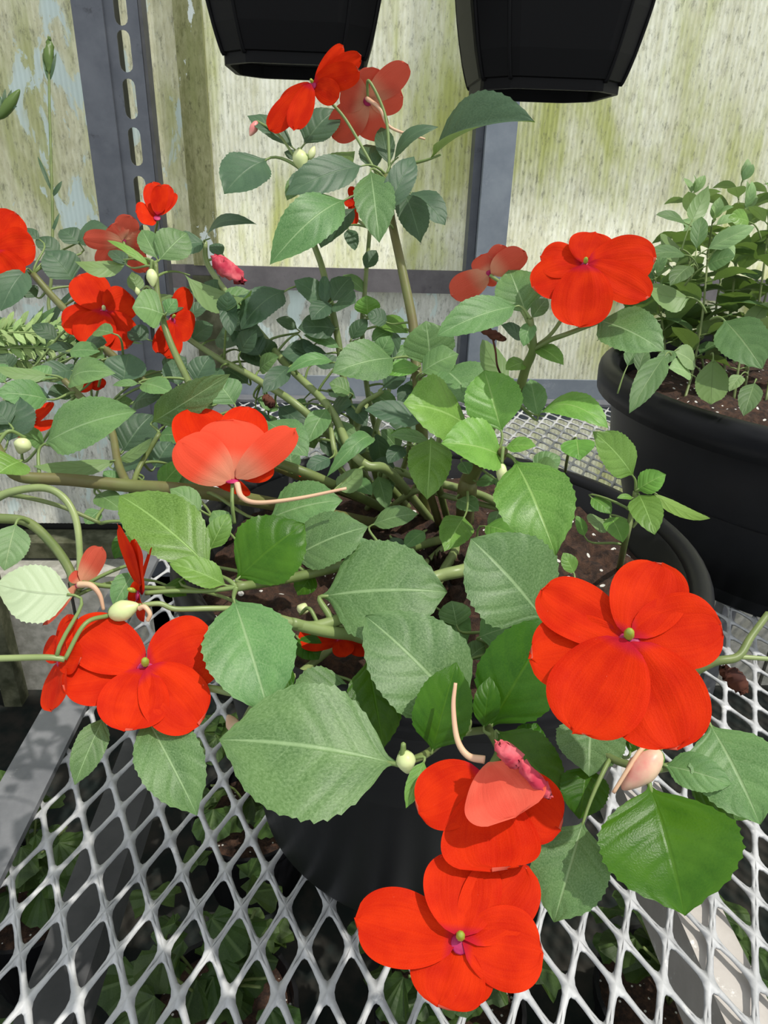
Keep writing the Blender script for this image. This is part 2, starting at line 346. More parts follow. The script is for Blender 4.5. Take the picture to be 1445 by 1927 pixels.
class Plant:
    def __init__(s, name, origin, label, cat):
        s.o = np.asarray(origin, float); s.root = empty(name, s.o); tag(s.root, label, cat); s.nodes = []; s.k = 0
    def part(s, name, V, F, mats, parent=None, uvs=None, midx=None, smooth=True):
        return mesh_obj(name, np.asarray([tuple(v) for v in V])-s.o, F, mats, parent or s.root, uvs, midx, smooth)
    def stem(s, pts, rad, mat, node=True, name='stem', sides=8):
        rad = np.asarray(rad)*(.82 if mat is MPALE or mat is MSTEM else 1.); path = catmull(pts, 7); V, F = tube(path, rad, sides); o = s.part(name, V, F, mat)
        if node: s.nodes += list(path[len(path)//5:])
        return o
    def near(s, p):
        q = np.array(s.nodes); d = np.linalg.norm(q-p, axis=1)+np.maximum(0, q[:, 2]-p[2])*.6; i = d.argmin(); return q[i], d[i]
    def leaf(s, bx, by, tx, ty, wpx, zb, zt, k='m', roll=0, droop=.07, fold=.14, up=.55, att=True, flip=False, big=None, tb=.05, shape='leaf', asym=1., mat=None):
        B, T = P(bx, by, zb), P(tx, ty, zt); s.k += 1
        zc = (zb+zt)/2; wid = wpx*zc/FPX
        a = unit(T-B); v = unit(CAM-(B+T)/2); nv = unit(v-a*np.dot(v, a)); nn = unit(v*(1-up)+UPV*up); nn = unit(nn-a*np.dot(nn, a))
        if np.dot(nn, nv) < .5: nn = unit(nn+nv*.8)
        if roll:
            th = math.radians(roll); nn = nn*math.cos(th)+np.cross(a, nn)*math.sin(th)
        wid /= max(.62, abs(np.dot(nn, nv)))
        if flip: nn = -nn
        px = wpx*np.hypot(tx-bx, ty-by)
        hi = px > 5000
        V, F, UV = blade(B, T, wid, nn, shape, 44 if hi else 24, 6 if hi else 4, fold, droop, tb, 15 if hi else 10, .075, .013 if hi else .01, .035, seed=s.k*7+3, asym=asym)
        V = list(V); F = list(F); mi = [0]*len(F); UV = list(UV)
        if att is not False:
            if att is True:
                q, d = s.near(B)
                if d > .11: q = B-a*.02+np.array([0, 0, -.012])
            else: q = P(*att)
            d = np.linalg.norm(q-B); c1 = B-a*d*.35; c2 = q+(B-q)*.3+np.array([0, 0, .15*d])
            tt = np.linspace(0, 1, 8)[:, None]; path = B*(1-tt)**3+3*c1*(1-tt)**2*tt+3*c2*(1-tt)*tt**2+q*tt**3
            path = np.vstack([B+a*np.linalg.norm(T-B)*.10, path]); pr = min(.0019, max(.0008, wid*.032))
            TV, TF = tube(path, [pr*.55, pr*.8, pr, pr*1.1], 6); n0 = len(V)
            V += TV; F += [tuple(i+n0 for i in f) for f in TF]; mi += [1]*len(TF); UV += [(0.5, .02)]*len(TV)
        return s.part('leaf', V, F, [mat or ML[k], MPET], uvs=UV, midx=mi)
    def flower(s, cx, cy, z, petals, nrm=None, ped=None, spur=None, throat=.0042, col=True, cup=.10, mat=None, back=False, pedr=.0010, name='flower', stag=.0008, colm=None):
        """petals: (tip x, tip y, width px[, extra depth, base x, base y, kind])"""
        C = P(cx, cy, z); v = unit(CAM-C); n = unit(nrm if nrm is not None else v*.75+UPV*.4)
        V, F = ellipsoid(C+n*(.0006+stag*len(petals)*.35)-CU*.001, n, .0006, throat*.8, 6, 12)
        fl = s.part(name, V, F, MTHR); s.k += 1
        face = -n if back else n
        for i, pt in enumerate(petals):
            tx, ty, w = pt[:3]; dz = pt[3] if len(pt) > 3 else 0.; bx, by = (pt[4], pt[5]) if len(pt) > 5 and pt[4] is not None else (cx, cy)
            opt = pt[6] if len(pt) > 6 else {}
            d = ray(tx, ty); den = np.dot(d, n); zt = np.dot(C-CAM, n)/den if abs(den) > .3 else z
            zt = min(max(zt, z-.03), z+.03)
            if 'zt' in opt: zt = opt['zt']
            B = C+(P(bx, by, z)-C)*.5+face*(stag*i); T = P(tx, ty, zt+dz)+face*(stag*i+cup*.012)
            B = B+(T-B)*.03
            wid = w*(z+zt)/2/FPX; a = unit(T-B); vv = unit(CAM-(B+T)/2)
            m = opt.get('n', face); m = unit(m+np.cross(a, m)*opt.get('roll', .06)); mm = m-a*np.dot(m, a)
            if np.linalg.norm(mm) < .3: mm = vv*(-1 if back else 1); mm = mm-a*np.dot(mm, a)
            mm = unit(mm); vp = unit(vv-a*np.dot(vv, a)); wid /= max(.6, abs(np.dot(mm, vp)))
            big = w > 60
            V, F, UV = blade(B, T, wid, mm, opt.get('shape', 'petal'), 22 if big else 14, 6 if big else 4, opt.get('fold', .10), opt.get('droop', -.03 if not back else .03), opt.get('tb', .06), tooth=.0, wave=opt.get('wave', .035), notch=opt.get('notch', .05 if i % 2 else .0), seed=s.k*13+i)
            s.part('petal', V, F, opt.get('mat', mat or MP), fl, uvs=UV)
        if col:
            V, F = ellipsoid(C+face*.0040+CU*.0012, n*.9+UPV*.25, .0030*throat/.0042, .0016*throat/.0042, 8, 8)
            s.part('stamen_column', V, F, colm or MCOLM, fl)
        if ped is not False:
            if ped: pts = [C-n*.001]+[P(*q) for q in ped]
            else:
                q, d = s.near(C-n*.02); pts = [C-n*.001, C-n*min(.02, d*.4)+np.array([0, 0, -.004]), q]
            V, F = tube(catmull(pts, 8), pedr, 6); s.part('pedicel', V, F, MPET, fl)
        if spur:
            V, F = tube(catmull([P(*q) for q in spur], 8), [.0015, .0011, .0007], 7); s.part('spur', V, F, MSPUR, fl)
        return fl
    def bud(s, x0, y0, x1, y1, w, z, mat, ped=None, name='flower_bud', point=.45):
        A, Bp = P(x0, y0, z), P(x1, y1, z); c = (A+Bp)/2; V, F = ellipsoid(c, Bp-A, np.linalg.norm(Bp-A)/2, w*z/FPX/2, 12, 12, point)
        o = s.part(name, V, F, mat)
        pts = [A]+[P(*q) for q in ped] if ped else None
        if pts is None:
            q, d = s.near(A)
            if d > .09: return o
            pts = [A, (A+q)/2+np.array([0, 0, .006]), q]
        V, F = tube(catmull(pts, 8), .0009, 6); s.part('pedicel', V, F, MPET, o)
        # small sepals hugging the base
        ax = unit(Bp-A)
        for k in range(2):
            sd = unit(np.cross(ax, CF))*(1 if k else -1)
            V, F, UV = blade(A, A+ax*w*z/FPX*.45+sd*w*z/FPX*.42, w*z/FPX*.28, -CF, 'narrow', 8, 2, tooth=0, seed=k)
            s.part('sepal', V, F, ML['y'], o, uvs=UV)
        return o
# ================================================================== the setting
WY = 1.50                                                     # depth of the back wall
MB().box((-2.6, -1.5, -.05), (3.2, WY+.09, 0)).obj('floor', MFLOOR)
tag(bpy.data.objects['floor'], kind='structure', label='dark weed matting on the greenhouse floor under the bench')
def ribbed(x0, x1, z0, z1, y, pitch=.0088, amp=.0007, nz=10, thick=.003, sag=0., seed=0):
    """a sheet of finely corrugated fibreglass with thickness"""
    r = np.random.default_rng(seed); nx = max(4, int((x1-x0)/pitch*4)); xs = np.linspace(x0, x1, nx+1); zs = np.linspace(z0, z1, nz+1)
    V = []; F = []
    for side in (0, 1):
        for z in zs:
            for x in xs: V.append((x, y+amp*math.sin(2*math.pi*x/pitch)+side*thick+sag*math.sin(3*x+seed)*.5, z))
    m = nx+1; k = m*(nz+1)
    for j in range(nz):
        for i in range(nx):
            q = (j*m+i, j*m+i+1, (j+1)*m+i+1, (j+1)*m+i); F.append(q); F.append(tuple(k+t for t in q[::-1]))
    for j in range(nz):
        for i in (0, nx):
            q = (j*m+i, (j+1)*m+i, k+(j+1)*m+i, k+j*m+i); F.append(q if i else q[::-1])
    for i in range(nx):
        for j in (0, nz):
            q = (j*m+i, j*m+i+1, k+j*m+i+1, k+j*m+i); F.append(q[::-1] if j else q)
    return V, F
g = MB().box((-6, WY+.1, -.05), (7, 9, 0)).obj('ground_bounce_outside', simple('gravel_pale_bounce', (.42, .40, .36), .9, .2, c2=(.55, .53, .48), scale=25)); tag(g, 'unseen pale gravel outside, added to bounce light through the wall', kind='structure')  # unseen ground, added as pale gravel to bounce sun into the wall
wall = empty('wall_back', (0, WY, 0)); tag(wall, 'translucent ribbed fibreglass greenhouse wall streaked with green algae', kind='structure')
worg = np.array([0, WY, 0])
zr = PY(640, 505, WY)[2]                                      # underside of the upper sheets: the rail
zb = PY(200, 990, WY)[2]
xs_batten = (PY(345, 240, WY)[0], PY(395, 240, WY)[0])
xpost = (PY(905, 170, WY)[0], PY(980, 170, WY)[0])
def wpart(name, VF, mat, smooth=True): return mesh_obj(name, np.array(VF[0])-worg, VF[1], mat, wall, smooth=smooth)
top = 2.6
wpart('panel', ribbed(-2.4, xs_batten[0]+.012, zr-.012, top, WY+.012, seed=1), MWALLP)
wpart('panel', ribbed(xs_batten[1]-.012, xpost[0]+.05, zr-.012, top, WY+.008, seed=2), MWALL)
wpart('panel', ribbed(xpost[0]+.03, 3.0, zr-.012, top, WY+.016, seed=3), MWALL)
wpart('panel', ribbed(-2.4, xs_batten[1]-.04, zb, zr-.02, WY+.014, seed=4), MWALLL)
wpart('panel', ribbed(xs_batten[1]-.02, xpost[0]+.05, zb, zr-.02, WY+.018, seed=5), MWALLL)
wpart('panel', ribbed(xpost[0]+.03, 3.0, zb, zr-.02, WY+.014, seed=6), MWALL)
b = MB().box((xs_batten[0], WY-.008, zr), (xs_batten[1], WY+.010, top)); o = mesh_obj('batten', np.array(b.v)-worg, b.f, MWALLG, wall, smooth=False)
b = MB().box((PY(368, 580, WY)[0], WY-.004, zb), (PY(418, 580, WY)[0], WY+.012, zr-.02)); mesh_obj('batten', np.array(b.v)-worg, b.f, MWOOD, wall, smooth=False)
# horizontal rail on the wall
b = MB().box((-2.4, WY-.035, zr-.042), (xpost[0]-.002, WY+.008, zr)); b.box((xpost[1]+.002, WY-.030, zr-.045), (3., WY+.008, zr-.003))
rail = MB().box((-2.4, WY+.002, zr-.045), (xpost[0]-.002, WY+.007, zr)); mesh_obj('rail', np.array(rail.v)-worg, rail.f, MRAIL, wall, smooth=False)
rail = MB().box((xpost[1]+.002, WY+.002, zr-.047), (3., WY+.010, zr-.003)); mesh_obj('rail', np.array(rail.v)-worg, rail.f, MRAIL, wall, smooth=False)
# low timber, gap and concrete kerb at the foot of the wall
b = MB().box((-2.4, WY-.02, zb-.075), (3., WY+.05, zb-.035)); mesh_obj('sill_board', np.array(b.v)-worg, b.f, MWOOD, wall, smooth=False)
b = MB().box((-2.4, WY+.06, 0), (3., WY+.08, zb+.02)); mesh_obj('gap_shade_board', np.array(b.v)-worg, b.f, simple('shadow_board', (.02, .02, .018), .9), wall, smooth=False)  # near-black sheet stands in for the shade in the gap
for i in range(12):
    x0 = -2.3+i*.42; b = MB().box((x0, WY-.10, 0), (x0+.41, WY+.05, PY(60, 1085, WY-.1)[2]+random.uniform(-.006, .006))); mesh_obj('concrete_block', np.array(b.v)-worg, b.f, MCONC, wall, smooth=False)
# blue grey steel post against the wall
o = empty('pillar_steel', ((xpost[0]+xpost[1])/2, WY-.04, 0)); tag(o, 'blue-grey square steel post against the pale wall', kind='structure')
po = np.array([(xpost[0]+xpost[1])/2, WY-.04, 0])
xp = (PY(908, 170, WY-.06)[0], PY(980, 170, WY-.06)[0])
b = MB().box((xp[0]+.012, WY-.062, 0), (xp[1], WY-.002, top)); mesh_obj('post_face', np.array(b.v)-po, b.f, MPOST2, o, smooth=False)
b = MB().box((xp[0]-.004, WY-.045, 0), (xp[0]+.011, WY-.002, top)); mesh_obj('post_flange', np.array(b.v)-po, b.f, MPOST, o, smooth=False)
# slotted steel angle post
SY = 1.40
xf = PY(196, 60, SY)[0]; xl = PY(140, 60, SY)[0]; xr = PY(262, 60, SY)[0]
so_ = np.array([xf, SY, 0]); post = empty('slotted_post', so_); tag(post, 'dark grey slotted steel angle post rising by the wall', 'post')
def slotted(x0, x1, z0, z1, y, zc, hl, hw, th):
    """plate with rounded slots cut through at heights zc"""
    V = []; F = []; xc = (x0+x1)/2; zs = sorted(zc); nn = 7
    for side in (0, 1):
        yy = y+side*th; base = len(V)
        bounds = [z0]+[(a+b)/2 for a, b in zip(zs, zs[1:])]+[z1]
        for k, c in enumerate(zs):
            out = []; a0, a1 = bounds[k], bounds[k+1]
            ring = [(xc+hw*math.cos(t), c+hl-hw+hw*math.sin(t)) for t in np.linspace(0, math.pi, nn)]+[(xc+hw*math.cos(t), c-hl+hw+hw*math.sin(t)) for t in np.linspace(math.pi, 2*math.pi, nn)]
            fr = []
            for (px, pz) in ring:
                dx, dz = px-xc, pz-c; t = min(((x1-x0)/2)/max(abs(dx), 1e-6), ((a1-c) if dz > 0 else (c-a0))/max(abs(dz), 1e-6)); fr.append((xc+dx*t, c+dz*t))
            # exact corners
            for (qx, qz) in ((x0, a0), (x1, a0), (x0, a1), (x1, a1)):
                j = min(range(len(fr)), key=lambda i: (fr[i][0]-qx)**2+(fr[i][1]-qz)**2); fr[j] = (qx, qz)
            i0 = len(V); m = len(ring)
            V += [(p[0], yy, p[1]) for p in ring]+[(p[0], yy, p[1]) for p in fr]
            for i in range(m):
                q = (i0+i, i0+(i+1) % m, i0+m+(i+1) % m, i0+m+i); F.append(q if not side else q[::-1])
            if side:
                off = len(V)//2 if False else 0
    half = len(V)//2
    m = 2*nn
    for k in range(len(zs)):
        i0 = k*2*m
        for i in range(m): F.append((i0+i, half+i0+i, half+i0+(i+1) % m, i0+(i+1) % m))
    F2 = []
    return V, F
zc = [PY(222, 95+90*i, SY)[2] for i in range(-6, 12)]
VF = slotted(xf, xr, .02, 2.55, SY+.006, zc, .030, .0105, .003)
mesh_obj('slotted_flange', np.array(VF[0])-so_, VF[1], MPOST, post, smooth=False)
b = MB().box((xl, SY, .02), (xf+.0015, SY+.0055, 2.55)); mesh_obj('plain_flange', np.array(b.v)-so_, b.f, MPOST, post, smooth=False)
b = MB().box((xf+.004, SY+.011, .02), (xf+.016, SY+.045, 2.55)); mesh_obj('return_flange', np.array(b.v)-so_, b.f, MDARKB, post, smooth=False)
b = MB().box((xr+.0005, SY+.007, .02), (xr+.006, SY+.04, 2.55)); mesh_obj('edge_flange', np.array(b.v)-so_, b.f, MDARKB, post, smooth=False)
b = MB().box((xl-.02, SY-.03, 0), (xr+.03, SY+.07, .019)); mesh_obj('base_plate', np.array(b.v)-so_, b.f, MPOST, post, smooth=False)

# ================================================================== bench
bx0, bx1, by0, by1 = -.217, 1.55, .06, 1.36
bo = np.array([.6, .7, 0]); bench = empty('greenhouse_bench', bo); tag(bench, 'steel plant bench with a white expanded metal mesh top', 'bench')
def bpart(name, mb, mat): return mesh_obj(name, np.array(mb.v)-bo, mb.f, mat, bench, smooth=False)
SWD, LWD = .0272, .0515
def expanded(x0, x1, y0, y1):
    ox = x0; vid = {}; V = []; F = []
    def vtx(x, y, z):
        k = (round(x*2e5), round(y*2e5))
        if k not in vid: vid[k] = len(V); V.append((x, y, z))
        return vid[k]
    hx, hl = SWD/2-.0036, LWD/2-.0058
    ring = [(hx, 0), (hx*.93, hl*.22), (hx*.52, hl*.68), (hx*.22, hl*.93), (0, hl), (-hx*.22, hl*.93), (-hx*.52, hl*.68), (-hx*.93, hl*.22)]
    ring += [(-x, -y) for x, y in ring]
    A, Bq = SWD/2, LWD/2
    def edge(p, q, m): return [(p[0]+(q[0]-p[0])*i/m, p[1]+(q[1]-p[1])*i/m) for i in range(m)]
    dia = edge((A, 0), (0, Bq), 4)+edge((0, Bq), (-A, 0), 4)+edge((-A, 0), (0, -Bq), 4)+edge((0, -Bq), (A, 0), 4)
    nj = int((y1-y0)/LWD*2)+1; ni = int((x1-x0)/SWD)+1
    for j in range(nj):
        for i in range(ni):
            cx = x0+(i+.5*(j % 2)+.5)*SWD; cy = y0+(j+1)*LWD/2
            if cx+A > x1 or cy+Bq > y1: continue
            jr = [vtx(cx+px, cy+py, 0) for px, py in ring]; dr = [vtx(cx+px, cy+py, .0011) for px, py in dia]
            for k in range(16): F.append((dr[k], dr[(k+1) % 16], jr[(k+1) % 16], jr[k]))
    return V, F
V, F = expanded(bx0-.01, bx1, by0, by1)
V = np.array(V); V[:, 2] += BENCH-.0035
sheet = mesh_obj('expanded_metal_top', V-bo, F, MMESH, bench, smooth=True)
md = sheet.modifiers.new('thickness', 'SOLIDIFY'); md.thickness = .0024; md.offset = 0
# frame: left edge angle, front, back upstand, cross beams and legs
lx0, lx1 = PZ(75, 1340, BENCH+.004)[0], PZ(155, 1340, BENCH+.004)[0]
bpart('edge_rail', MB().box((lx0, by0-.03, BENCH-.001), (lx1, by1+.01, BENCH+.004)), MFRAME)
bpart('edge_flange', MB().box((lx0, by0-.03, BENCH-.045), (lx0+.004, by1+.01, BENCH-.0015)), MFRAME)
zt_ = PY(640, 706, by1+.02)[2]
bpart('back_upstand', MB().box((bx0-.005, by1+.012, BENCH-.04), (bx1, by1+.017, zt_)), MPOST2)
bpart('back_rail', MB().box((bx0-.005, by1-.022, BENCH-.001), (bx1, by1+.0115, BENCH+.004)), MFRAME)
bpart('front_rail', MB().box((lx1+.001, by0-.03, BENCH-.045), (bx1, by0-.026, BENCH-.006)), MFRAME)
wx0, wx1 = PZ(1250, 1700, BENCH-.02)[0], PZ(1335, 1700, BENCH-.02)[0]
bpart('cross_beam', MB().box((wx0, by0-.02, BENCH-.062), (wx1, by1-.03, BENCH-.0085)), MWHITE)
dx = PZ(240, 1480, BENCH-.12)[0]
bpart('cross_beam', MB().box((dx-.02, by0-.02, BENCH-.16), (dx+.02, by1-.03, BENCH-.12)), MDARKB)
bpart('cross_beam', MB().box((.85, by0-.02, BENCH-.062), (.885, by1-.03, BENCH-.0085)), MWHITE)
for lx in (lx0+.006, .86, bx1-.04):
    for ly in (by0-.018, by1-.03): bpart('leg', MB().box((lx, ly, 0), (lx+.034, ly+.034, BENCH-.046 if lx < 0 else BENCH-.0625)), MFRAME)

# ================================================================== hanging pots
def hanging(cx, bot_l, bot_r, ybot, Yd, label):
    A = PY(bot_l, ybot, Yd-.09); Bq = PY(bot_r, ybot, Yd-.09); c = (A+Bq)/2; r = (Bq[0]-A[0])/2; z0 = c[2]
    o = np.array([c[0], Yd, z0]); root = empty('hanging_pot', o); tag(root, label, 'hanging pot', 'black hanging pots')
    body = [(0, .012), (r*.93, .012), (r*.93, 0), (r, 0), (r, .010), (r*1.035, .011), (r*1.13, .035), (r*1.24, .075), (r*1.31, .115), (r*1.35, .155), (r*1.36, .18), (r*1.31, .18), (r*1.28, .12), (r*1.0, .02), (0, .016)]
    mb = MB().lathe(body, 64, (0, 0, 0), sq=1.62); mesh_obj('pot_body', mb.v, mb.f, MPOTH, root, smooth=False)
    mb = MB()
    for k in range(8):   # raised corner bands where the flat sides meet
        a = math.pi/4*(k//2)*2+math.pi/4+(-.19 if k % 2 else .19); ca, sa = math.cos(a), math.sin(a); kk = min(1/max(abs(ca), abs(sa)), 1.62/(abs(ca)+abs(sa)))
        pa = [(q[0]*kk*ca, q[0]*kk*sa, q[1]) for q in body[4:11]]; V, F = tube(catmull(pa, 3), .0022, 6); mesh_obj('corner_rib', V, F, MPOTH, root)
    mb = MB().lathe([(r*1.36, .172), (r*1.43, .175), (r*1.43, .195), (r*1.33, .195), (r*1.33, .181), (r*1.36, .172)], 64, (0, 0, 0), sq=1.62); mesh_obj('rim', mb.v, mb.f, MPOTH, root, smooth=False)
    mb = MB().lathe([(0, .172), (r*1.28, .168)], 48, (0, 0, 0), sq=1.62); mesh_obj('soil', mb.v, [f[::-1] for f in mb.f], MSOIL, root)
    for k in range(3):
        a = 2*math.pi*k/3+.5; V, F = tube([(r*1.25*math.cos(a), r*1.25*math.sin(a), .19), (0, 0, .62)], .0012, 6); mesh_obj('hanger_wire', V, F, MPOTH, root)
    V, F = tube(catmull([(0, 0, .61), (0, 0, .66), (0, .012, .685), (0, .0, .705), (0, -.014, .69)], 6), .0022, 6); mesh_obj('hook', V, F, MPOTH, root)
    return o
h1 = hanging(545, 408, 690, 116, .92, 'black plastic hanging pot above the topmost red flowers')
h2 = hanging(1055, 918, 1193, 166, .92, 'black plastic hanging pot in front of the blue-grey post')
zp = max(h1[2], h2[2])+.71
V, F = tube([(-1.5, .92, zp+.001), (2.2, .92, zp+.001)], .010, 12); pp = mesh_obj('overhead_pipe', V, F, MPOST); tag(pp, 'grey steel pipe overhead carrying the hanging pots', 'pipe')
# ================================================================== pots
def pot_parts(root, o, R, H, rb, rimt, mat, step=None, zsoil=.03, band=.05):
    """black nursery pot: body, rolled rim, soil. o = centre of the base on the bench"""
    r1 = R-rimt*.75
    if step:
        body = [(0, .006), (rb-.004, .006), (rb-.002, 0), (rb, .002), (rb+.006, H*.30), (r1*step-.004, H*.48), (r1*step+.004, H*.50), (r1*step+.008, H*.52), (r1, H-.02), (r1, H-.006), (r1-.004, H-.006), (r1-.004, H-.03), (r1*step, H*.5), (rb, .012), (0, .012)]
    else:
        body = [(0, .006), (rb-.004, .006), (rb-.002, 0), (rb, .002), (rb+.003, .008), (r1-.012, H-band), (r1-.004, H-band+.006), (r1, H-.01), (r1, H-.006), (r1-.004, H-.006), (r1-.012, H-band-.01), (rb-.002, .012), (0, .012)]
    mb = MB().lathe(body, 72); b = mesh_obj('pot', mb.v, mb.f, mat, root, smooth=True)
    k = 10; rim = [(R-rimt/2+rimt/2*math.cos(t)*1.0, H-rimt*.45+rimt*.55*math.sin(t)) for t in np.linspace(-math.pi*.75, math.pi*1.1, 16)]
    rim = [(R-rimt, H-rimt*1.1)]+[(R-.001, H-rimt*1.35), (R, H-rimt*.7)]+[(R-rimt/2+rimt/2*math.cos(t), H-rimt*.5+rimt*.5*math.sin(t)) for t in np.linspace(0, math.pi, 10)]+[(R-rimt, H-rimt*1.5)]
    mb = MB().lathe(rim, 72); mesh_obj('rim', mb.v, mb.f, mat, b, smooth=True)
    V = []; F = []; nr, na = 26, 72; rs = r1-.003
    r = np.random.default_rng(5)
    V.append((0, 0, H-zsoil))
    for i in range(1, nr+1):
        for j in range(na):
            a = 2*math.pi*j/na; rr = rs*i/nr; V.append((rr*math.cos(a), rr*math.sin(a), H-zsoil+(r.uniform(-.0035, .0035)+.004*math.sin(9*a+i*.5)*math.sin(i*.7) if i < nr else -.004)))
    F = [(0, 1+j, 1+(j+1) % na) for j in range(na)]+[(1+(i-1)*na+j, 1+i*na+j, 1+i*na+(j+1) % na, 1+(i-1)*na+(j+1) % na) for i in range(1, nr) for j in range(na)]
    mesh_obj('soil', V, F, MSOIL, root, smooth=True)
PC = np.array([.056, .387, BENCH]); PH = .208
imp = Plant('potted_impatiens', PC, 'black pot of sprawling impatiens with vivid orange-red flowers on the mesh bench', 'potted plant')
pot_parts(imp.root, PC, .160, PH, .113, .013, MPOT, zsoil=.024)
SOILZ = BENCH+PH-.024
def s_(x, y): return PZ(x, y, SOILZ-.004)
# ------------------------------------------------------------------ stems: (pixel x, pixel y, depth)
def pts(*q): return [s_(*p) if len(p) == 2 else P(*p) for p in q]
St = imp.stem
St(pts((800, 980), (793, 800, .45), (783, 690, .455), (777, 610, .457), (755, 500, .46), (736, 410, .465), (727, 330, .465)), [.0044, .0034, .0030, .0026], MSTEMB)
St(pts((775, 965), (690, 860, .475), (652, 740, .475), (636, 640, .475), (622, 570, .472), (605, 500, .47), (586, 440, .47), (570, 322, .47)), [.0040, .0030, .0027, .0024], MSTEM)
St(pts((770, 955), (705, 800, .50), (682, 640, .495), (687, 540, .49), (696, 430, .49)), [.003, .0022, .0018], MSTEM)
St(pts((872, 985), (878, 930, .43), (884, 900, .418), (905, 868, .40), (938, 862, .375), (947, 848, .365)), [.0062, .006, .0045, .003, .0025], MSTEMB)
St(pts((880, 985), (888, 900, .425), (925, 800, .415), (972, 740, .40), (990, 690, .385), (1003, 655, .372), (998, 600, .362)), [.0055, .0040, .0034, .0030, .002], MSTEM)
St(pts((1003, 657, .372), (1035, 640, .366), (1068, 628, .36), (1125, 606, .36)), [.0018, .0015], MSTEM)
St(pts((845, 990), (822, 900, .43), (813, 830, .395)), [.003, .0022], MSTEM)
St(pts((828, 990), (800, 900, .42), (790, 850, .43)), [.0028, .002], MSTEMB)
St(pts((815, 985), (735, 890, .44), (690, 876, .425), (657, 842, .435), (617, 764, .455), (540, 688, .47), (497, 635, .48), (442, 570, .49), (392, 500, .50), (385, 455, .50)), [.004, .0034, .0028, .0022], MPALE)
St(pts((760, 975), (600, 900, .405), (455, 840, .415), (375, 752, .42), (346, 700, .43), (315, 630, .44), (297, 560, .44), (292, 495, .44)), [.0038, .003, .0026, .0020], MSTEM)
St(pts((745, 965), (590, 790, .45), (480, 712, .46), (400, 668, .47), (320, 610, .48), (250, 540, .49)), [.0034, .0026, .002], MPALE)
St(pts((740, 960), (480, 860, .435), (340, 765, .45), (235, 690, .46), (118, 578, .47), (62, 516, .47)), [.0034, .0028, .0022], MSTEMB)
St(pts((730, 990), (420, 932, .385), (240, 914, .372), (130, 903, .365), (40, 897, .358), (10, 870, .352), (-15, 830, .35)), [.0042, .0034, .0028], MSTEMB)
St(pts((240, 914, .372), (222, 872, .385), (205, 800, .40), (150, 745, .41), (120, 715, .41)), [.0024, .0018], MSTEMB)
St(pts((250, 915, .372), (262, 880, .385), (300, 815, .39)), [.002, .0016], MSTEM)
St(pts((-20, 945, .335), (20, 926, .335), (80, 918, .337), (118, 935, .338), (142, 975, .336), (150, 1040, .325), (148, 1110, .30)), [.0024, .0022, .0016], MPALE)
St(pts((-10, 975, .31), (50, 982, .312), (95, 1020, .31), (130, 1070, .305), (145, 1120, .30)), [.0028, .0022], MSTEM)
St(pts((0, 928, .34), (60, 938, .343), (120, 955, .345), (190, 985, .35)), [.0016, .0012], MSTEM)
St(pts((-30, 1240, .262), (30, 1238, .264), (90, 1237, .266), (122, 1241, .268)), [.0016, .0014], MPALE)
St(pts((905, 1040), (884, 1068, .36), (815, 1088, .345), (700, 1140, .33), (600, 1178, .315), (548, 1172, .305)), [.0042, .0036, .0030], MPALE)
St(pts((850, 1010), (700, 1050, .365), (560, 1085, .325), (445, 1105, .297)), [.0036, .003, .0024], MSTEM)
St(pts((870, 1015), (760, 1185, .345), (650, 1192, .322), (560, 1176, .308), (470, 1150, .30)), [.0038, .0036, .003], MPALE)
St(pts((860, 1005), (600, 1240, .335), (470, 1298, .285), (400, 1296, .278), (300, 1275, .282)), [.0026, .002, .0016], MPALE)
St(pts((890, 1015), (905, 1120, .37), (925, 1250, .325), (918, 1370, .298)), [.0036, .003, .0026], MSTEM)
St(pts((918, 1370, .298), (938, 1410, .28), (925, 1442, .262)), [.0022, .0018], MSTEM)
St(pts((918, 1372, .298), (850, 1385, .292), (800, 1420, .275), (755, 1437, .262)), [.002, .0018], MSTEM)
St(pts((925, 1445, .264), (905, 1560, .256), (880, 1700, .247), (867, 1775, .2335)), [.0016, .0013], MSTEM)
St(pts((930, 1000), (1060, 1130, .335), (1150, 1270, .29), (1200, 1380, .268), (1222, 1450, .256)), [.004, .0032, .0026], MSTEM)
St(pts((1150, 1270, .29), (1270, 1275, .275), (1342, 1246, .268), (1388, 1236, .268), (1412, 1200, .272), (1445, 1155, .278)), [.0024, .002, .0016], MSTEM)
St(pts((1390, 1236, .268), (1420, 1238, .268), (1470, 1242, .268)), [.0012, .0011], MPALE)
St(pts((1222, 1450, .256), (1300, 1430, .262), (1345, 1375, .27)), [.002, .0016], MSTEM)
St(pts((1222, 1450, .256), (1140, 1420, .266), (1110, 1355, .285)), [.002, .0016], MSTEM)
St(pts((700, 985), (780, 925, .46), (850, 936, .45), (985, 968, .43)), [.0024, .0026, .002], MPALE)
St(pts((690, 960), (735, 892, .47), (800, 903, .455), (900, 930, .44), (960, 960, .43)), [.003, .0034, .003], MPALE)
St(pts((1165, 1072), (1176, 1020, .40), (1188, 970, .395), (1196, 925, .39)), [.0024, .0021, .0018], MSTEM)
St(pts((1190, 992, .397), (1206, 972, .393), (1222, 952, .39)), [.0011, .0009], MPALE, node=False)
St(pts((1062, 905), (1066, 870, .50), (1075, 832, .49)), [.0014, .0012], MSTEM)
for q in [((690, 930), (660, 860, .47), (690, 760, .47)), ((720, 940), (700, 850, .48), (730, 740, .48), (745, 690, .47)), ((700, 950), (640, 880, .44), (616, 765, .45)), ((740, 935), (770, 840, .47), (760, 760, .46)), ((700, 945), (670, 790, .46), (720, 735, .45)), ((760, 950), (820, 850, .44), (830, 760, .43))]:
    St(pts(*q), [.0028, .0022, .0018], MPALE)
